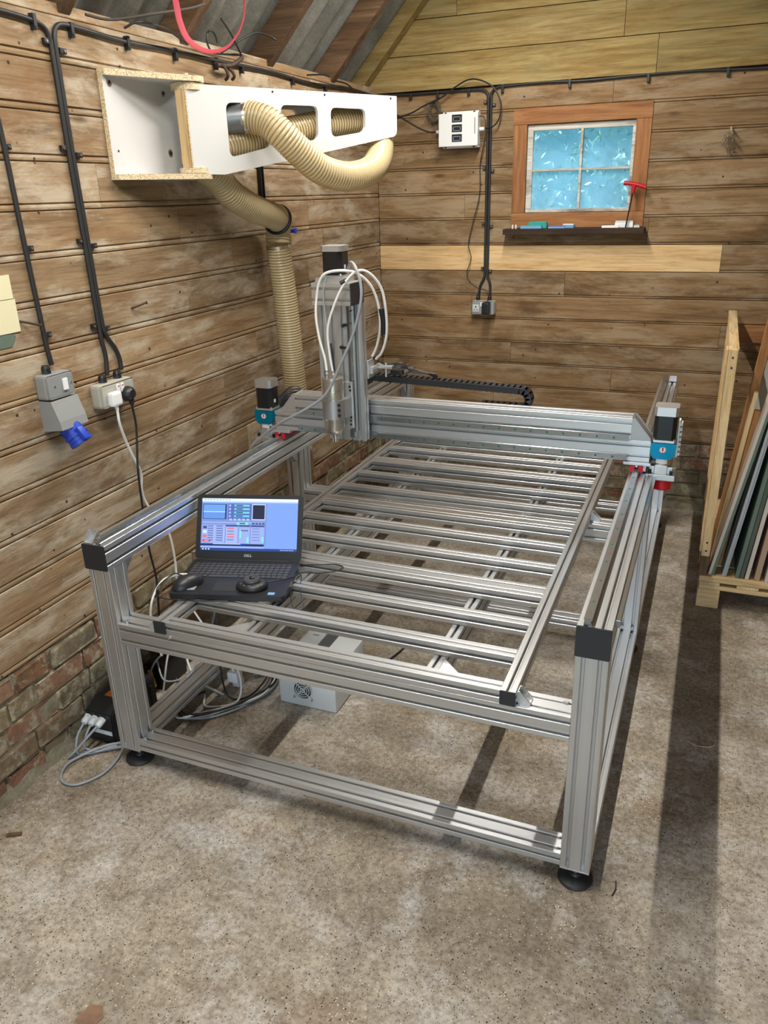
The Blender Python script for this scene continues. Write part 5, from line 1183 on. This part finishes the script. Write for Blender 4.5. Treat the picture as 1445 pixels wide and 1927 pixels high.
sill_item('cutter_case', 'case', 'slim blue case lying near the middle of the sill', .805, .895, 2.965, 2.985, .012, 'bluegrey', 'blue', .06)
sill_item('cutter_case', 'case', 'small pale blue box tilted beside the slim blue case on the sill', .880, .945, 2.990, 3.015, .022, 'bluegrey', 'white', -.3)
sill_item('cutter_case', 'case', 'flat white case left of the box under the hex key', 1.095, 1.185, 2.962, 2.985, .012, 'white')
sill_item('cutter_case', 'case', 'white and grey printed box at the foot of the hex key', 1.160, 1.255, 2.992, 3.022, .034, 'white', 'enclosure')
sill_item('cutter_case', 'case', 'small grey block at the far right end of the sill', 1.262, 1.292, 2.965, 2.990, .014, 'enclosure', 'greyboard')
for x, lb in ((.603, 'leftmost tiny clear bottle on the window sill'), (.622, 'tiny clear bottle second from the left end of the sill')):
    t = thing('small_bottle', lb, 'bottle', (x, 2.972, SZ), 'tiny bottles on the sill'); b = B(); lathe(b, (x, 2.972, SZ), [(.006, 0), (.0062, .002), (.0062, .014), (.003, .017)], 12); obj('glass_body', b, 'enclosure', t, smooth=40); b = B(); lathe(b, (x, 2.972, SZ+.017), [(.004, 0), (.004, .005)], 10); obj('cap', b, 'white', t)

# ================================================================= UNDER THE MACHINE
we = thing('electronics_box', 'pale grey electronics enclosure with a fan grille on the floor under the bed', 'enclosure', (.46, .63, 0))
EX0, EX1, EY0, EY1, EH = .340, .580, .495, .765, .170
b = B(); bx(b, EX0, EX1, EY0, EY1, .0, EH, .012); obj('case', b, 'enclosure', we, smooth=30)
b = B(); bx(b, .430, .478, EY0+.004, EY1-.004, EH+.0002, EH+.0012); obj('lid_stripe', b, 'greyboard', we, label='dark grey band across the lid')
b = B(); bx(b, .375, .402, EY1-.04, EY1-.030, EH+.0002, EH+.001); obj('maker_label', b, 'displaygrey', we)
fc_ = Vector((.445, EY0, .078)); b = B(); cyl(b, fc_+Vector((0, -.0005, 0)), fc_+Vector((0, -.0012, 0)), .036, n=32); fan = obj('fan_opening', b, 'black', we)
b = B()
for r in (.010, .019, .028, .037): tube(b, [fc_+Vector((r*math.cos(a), -.006, r*math.sin(a))) for a in [2*PI*i/28 for i in range(29)]], .0019, 5, raw=True)
for a in (math.radians(45), math.radians(-45)):
    tube(b, [fc_+Vector((-.049*math.cos(a), -.0045, -.049*math.sin(a))), fc_+Vector((.049*math.cos(a), -.0045, .049*math.sin(a)))], .0022, 5, raw=True)
obj('fan_guard', b, 'enclosure', we)
for i in (-1, 1):
    for j in (-1, 1): b = B(); c = fc_+Vector((i*.036, 0, j*.036)); cyl(b, c, c+Vector((0, -.005, 0)), .005, n=10); obj('guard_screw', b, 'bolt', we)
cable([(.575, .78, .006), (.62, .80, .006), (.63, .88, .006), (.655, 1.0, .006), (.66, 1.06, .03)], .0045, 'black', 'black cable curving over the floor right of the pale grey enclosure')
# inverter
vf = thing('inverter_box', 'black inverter with amber display and three cable glands on the floor by the left wall', 'inverter', (-.13, .17, 0))
IX0, IX1, IY0, IY1, IH = -.192, -.075, .055, .30, .150
b = B(); prism(b, [(IY0, .01), (IY1, .01), (IY1, IH), (IY0+.05, IH), (IY0, IH-.018)], (0, 1, 0), (0, 0, 1), (IX0, 0, 0), (IX1-IX0, 0, 0)); bmesh.ops.bevel(b, geom=list(b.edges), offset=.005, segments=2, affect='EDGES'); bd = obj('case', b, 'black', vf)
for x in (IX0+.012, IX1-.012): 
    for y in (IY0+.02, IY1-.02): b = B(); cyl(b, (x, y, 0), (x, y, .0105), .010, n=12); obj('case_foot', b, 'rubber', vf)
for k in range(5): b = B(); bx(b, IX1-.0005, IX1+.004, IY0+.05+k*.04, IY0+.065+k*.04, .03, .12, .001); obj('cooling_fin', b, 'black', vf)
b = B(); bx(b, -.163, -.118, .130, .185, IH+.0002, IH+.0014); obj('display_window', b, 'orange', vf)
b = B(); bx(b, -.150, -.133, .193, .203, IH+.0002, IH+.0012); obj('label_strip', b, 'greyboard', vf)
b = B(); bx(b, -.150, -.085, .212, .245, IH+.0002, IH+.001); obj('printed_label', b, 'white', vf)
b = B(); bx(b, -.165, -.085, IY0-.0008, IY0-.0002, .045, .062); obj('printed_label', b, 'enclosure', vf)
for i, x in enumerate((-.176, -.146, -.116)):
    b = B(); c = Vector((x, IY0, .110)); cyl(b, c, c+Vector((0, -.010, -.003)), .0145, n=6); lathe(b, c+Vector((0, -.010, -.003)), [(.013, 0), (.013, .014), (.010, .022)], 16, axis=(0, -1, -.35)); obj('cable_gland', b, 'enclosure', vf, smooth=30)
gp = [([(-.176, .030, .102), (-.178, -.01, .07), (-.175, -.03, .02), (-.15, -.02, .007), (-.10, .02, .007), (-.05, .055, .009)], 'short grey lead from the left gland of the inverter'),
      ([(-.146, .030, .102), (-.150, .0, .07), (-.155, -.01, .03), (-.12, .0, .012), (-.08, .03, .016), (-.04, .05, .016)], 'grey lead from the middle gland of the inverter'),
      ([(-.116, .030, .102), (-.13, -.01, .08), (-.165, -.04, .035), (-.19, -.055, .008), (-.175, -.035, .007), (-.12, .01, .018), (-.06, .045, .022)], 'grey screened lead from the right gland folding back on the floor'),
      ([(-.05, .052, .03), (-.10, .02, .024), (-.16, -.055, .012), (-.165, -.105, .008), (-.13, -.155, .007), (-.07, -.155, .007), (-.025, -.09, .007), (-.02, -.02, .010), (-.035, .05, .02)], 'large loop of grey screened cable on the floor in front of the inverter')]
for p, lb in gp: cable(p, .0045, 'greycable', lb, group='grey inverter leads')
# floor cables below the bed
rnd = random.Random(5)
coil = [(.0, .30, .01), (.05, .26, .008), (.12, .30, .008), (.19, .37, .008), (.24, .46, .008), (.26, .57, .01), (.22, .65, .012), (.15, .60, .01)]
for k in range(6):
    p = [(x+rnd.uniform(-.014, .014)+.004*k, y+rnd.uniform(-.014, .014), z+.004*k) for x, y, z in coil]
    cable(p, .0038, ['greycable', 'greycable', 'black', 'greycable', 'whitecable', 'black'][k], ['grey cable lowest in the sweeping coil left of the pale enclosure', 'grey cable second from the floor in the coil left of the pale enclosure', 'black cable midway up the coil left of the pale enclosure', 'grey cable just above the middle black one in the floor coil', 'white cable in the sweeping floor coil left of the pale enclosure', 'black cable on top of the floor coil left of the pale enclosure'][k], group='coiled floor cables')
lbs = ['white cable arching over the low left side beam', 'grey loop of cable rising above the low left side beam', 'black cable looping down near the middle of the left side', 'white cable falling towards the white plug under the bed', 'grey cable leaning against the left wall under the bed', 'black cable snaking behind the front left leg']
arcs = [([(-.10, .36, .02), (-.06, .40, .22), (.02, .46, .26), (.10, .50, .18), (.13, .52, .06)], 'whitecable'),
        ([(-.15, .30, .02), (-.12, .38, .16), (-.02, .46, .20), (.02, .40, .12), (-.06, .34, .10), (-.14, .40, .14)], 'greycable'),
        ([(.05, .56, .30), (.08, .50, .12), (.16, .42, .03), (.22, .48, .01), (.24, .60, .05), (.20, .72, .12)], 'black'),
        ([(-.02, .50, .34), (.05, .52, .20), (.16, .50, .10), (.20, .42, .02), (.10, .36, .01), (.05, .42, .01)], 'whitecable'),
        ([(-.17, .32, .0), (-.14, .28, .20), (-.10, .26, .30), (-.16, .33, .36)], 'greycable'),
        ([(-.12, .26, .36), (-.10, .27, .20), (-.14, .30, .06), (-.05, .33, .01), (.04, .44, .01)], 'black')]
for (p, m_), lb in zip(arcs, lbs): cable(p, .0038, m_, lb)
b = B(); bx(b, .105, .150, .50, .545, .03, .075, .006); bx(b, .112, .143, .52, .56, .0, .03, .004); o = obj('white_adapter', b, 'white'); tag(o, 'white power adapter among the cables under the bed', 'adapter')
b = B(); obx(b, (-.145, .365, .075), (.5, .6, .3), (-.6, .5, 0), (0, -.2, 1), .008, .003, .045, .001); o = obj('yellow_tag', b, 'yellow'); tag(o, 'yellow tag among the cables behind the front left leg', 'tag')
b = B(); bx(b, -.19, -.12, .40, .55, 0, .12, .008); o = obj('black_reservoir', b, 'black'); tag(o, 'small black box behind the front left leg among the cables', 'box')

# small scraps on the open floor
b = B(); tube(b, [(1.80, .77, .002), (1.83, .755, .002), (1.875, .765, .002), (1.89, .80, .002), (1.885, .83, .002)], .0012, 5); o = obj('string_scrap', b, 'chip'); tag(o, 'thin pale curl of string on the floor right of the machine', 'string')
b = B(); obx(b, (-.095, -.395, .004), (.85, .5, 0), (-.5, .85, 0), (0, 0, 1), .022, .006, .004, .001); o = obj('wood_chip', b, 'rafterX'); tag(o, 'small brown wood chip on the floor at the far left', 'wood chip')
b = B(); tube(b, [(1.636, .012, .003), (1.642, .035, .003), (1.640, .065, .003)], .0018, 5); o = obj('wire_scrap', b, 'black'); tag(o, 'short black wire offcut beside the front right foot', 'wire')

# ================================================================= TIMBER RACK ON A PALLET
pa = thing('pallet', 'weathered timber pallet carrying the upright sheet materials', 'pallet', (2.25, 2.3, 0))
PX0, PX1, PY0, PY1 = 1.790, 2.75, 1.802, 2.86
for y in (PY0, (PY0+PY1)/2-.05, PY1-.10):
    for x in (PX0, (PX0+PX1)/2-.05, PX1-.10):
        b = B(); bx(b, x, x+.095, y, y+.10, 0, .092, .004); obj('pallet_block', b, 'clsX', pa)
for y in (PY0, (PY0+PY1)/2-.05, PY1-.10):
    b = B(); bx(b, PX0+.004, PX1, y, y+.10, .0925, .113, .003); obj('stringer_board', b, 'clsX', pa)
for x0, x1 in ((PX0+.004, PX0+.090), (1.950, 2.040), (2.20, 2.29), (2.45, 2.54), (2.66, 2.75)):
    b = B(); bx(b, x0, x1, PY0, PY1, .1135, .1275, .002); obj('spacer_board', b, 'clsY', pa)
for k in range(8):
    y = PY0+k*.133; b = B(); bx(b, PX0, PX1, y, y+.115, .128, .155, .005); obj('deck_board', b, 'clsX', pa)
rk = thing('rack_frame', 'pale batten rack frame with vertical post at the pallet corner', 'rack', (1.81, 1.83, .156))
b = B(); bx(b, 1.785, 1.820, 1.815, 1.900, .1555, .248, .002); obj('corner_block', b, 'rafterZ', rk)
b = B(); bx(b, 1.786, 1.822, 1.812, 1.842, .2485, 1.172, .002); po = obj('post', b, 'clsZ', rk)
b = B(); bx(b, 1.776, 1.7855, 1.812, 1.90, .27, 1.172, .002); obj('side_batten', b, 'fresh'+'Z', rk)
b = B(); bx(b, 1.786, 1.826, 1.843, 2.98, 1.130, 1.172, .002); obj('top_rail', b, 'clsY', rk)
b = B(); bx(b, 1.786, 1.822, 2.78, 2.82, .156, 1.129, .002); obj('post', b, 'clsZ', rk)
for z in (1.140, 1.098, .315, .275): b = B(); cyl(b, (1.804, 1.812, z), (1.804, 1.810, z), .0045, n=12); obj('screw', b, 'black', rk)
b = B(); bx(b, 1.85, 2.35, 3.0, 3.03, 1.0, 1.09, .003); o = obj('brown_board', b, 'frameX'); tag(o, 'reddish brown board against the back wall above the rack', 'board')
DZK = .1555
def sheet(name, label, cat, xb, w, y0, y1, h, lean, mat, z=DZK, edge=None, wt=None):
    """board on edge: bottom at xb, thickness w, from y0 to y1, leaning by `lean` (dx/dz) to the right"""
    b = B(); d = Vector((lean, 0, 1)).normalized(); n = Vector((d.z, 0, -d.x)); c = Vector((xb, 0, z))
    lift = max(0, n.z*-w)    # lower corner rests on the deck
    P0 = c+Vector((0, 0, lift)); A_ = [P0, P0+n*w, P0+n*w+d*h, P0+d*h]
    prism(b, [(q.x, q.z) for q in A_], (1, 0, 0), (0, 0, 1), (0, y0, 0), (0, y1-y0, 0))
    o = obj(name, b, mat); return tag(o, label, cat, 'upright sheets in the rack')
SY = 1.825
sheet('wood_sheet', 'pinkish board edge leaning first in the rack, nearest the corner post', 'sheet', 1.826, .012, SY, 1.93, 1.15, .165, 'pinkboard')
sheet('wood_sheet', 'grey-green painted board touching the first pinkish board', 'sheet', 1.8385, .0115, SY, 1.93, .95, .165, 'green')
sheet('wood_sheet', 'white-faced tall board leaning behind the rack post', 'sheet', 1.832, .010, 2.07, 2.18, 1.35, .093, 'pinkboard')
sheet('wood_plank', 'tallest brown plank leaning at the back of the rack', 'plank', 1.815, .032, 2.0, 2.06, 1.35, .100, 'oak')
sheet('wood_plank', 'orange hardwood batten with cream end in the rack', 'plank', 1.850, .030, 1.94, 1.972, .74, .10, 'oak')
sheet('wood_plank', 'pale planed batten with square end beside the orange batten', 'plank', 1.829, .016, 1.945, 1.99, .82, .10, 'clsZ')
sheet('wood_sheet', 'brown hardwood board low between the green and grey boards', 'sheet', 1.862, .010, 1.98, 2.5, .62, .130, 'oak')
sheet('wood_sheet', 'light grey edged board after the green one in the rack', 'sheet', 1.884, .009, SY, 2.7, .98, .132, 'greyboard')
sheet('wood_sheet', 'dull green grey board fourth along the pallet', 'sheet', 1.8935, .009, SY+.005, 2.7, .95, .132, 'greyboard')
sheet('wood_sheet', 'green board near the middle of the pallet, left of the olive one', 'sheet', 1.938, .016, SY, 2.7, .98, .106, 'green')
sheet('wood_sheet', 'dark olive board just right of the middle green board', 'sheet', 1.957, .016, SY, 2.7, .96, .1035, 'darkboard')
sheet('wood_sheet', 'pale pinkish plywood sheet between the olive board and the brown fibreboard', 'sheet', 1.978, .016, SY, 2.7, .94, .100, 'pinkboard')
sheet('wood_sheet', 'brown fibreboard sheet right of the striped plywood', 'sheet', 2.016, .022, SY, 2.7, .92, .088, 'mdf')
sheet('wood_sheet', 'pale chip sheet at the right picture edge in the rack', 'sheet', 2.058, .013, SY-.01, 2.7, .90, .085, 'pinkboard')
sheet('wood_sheet', 'dark fibreboard at the far right of the rack', 'sheet', 2.09, .018, SY, 2.7, .9, .08, 'mdf')
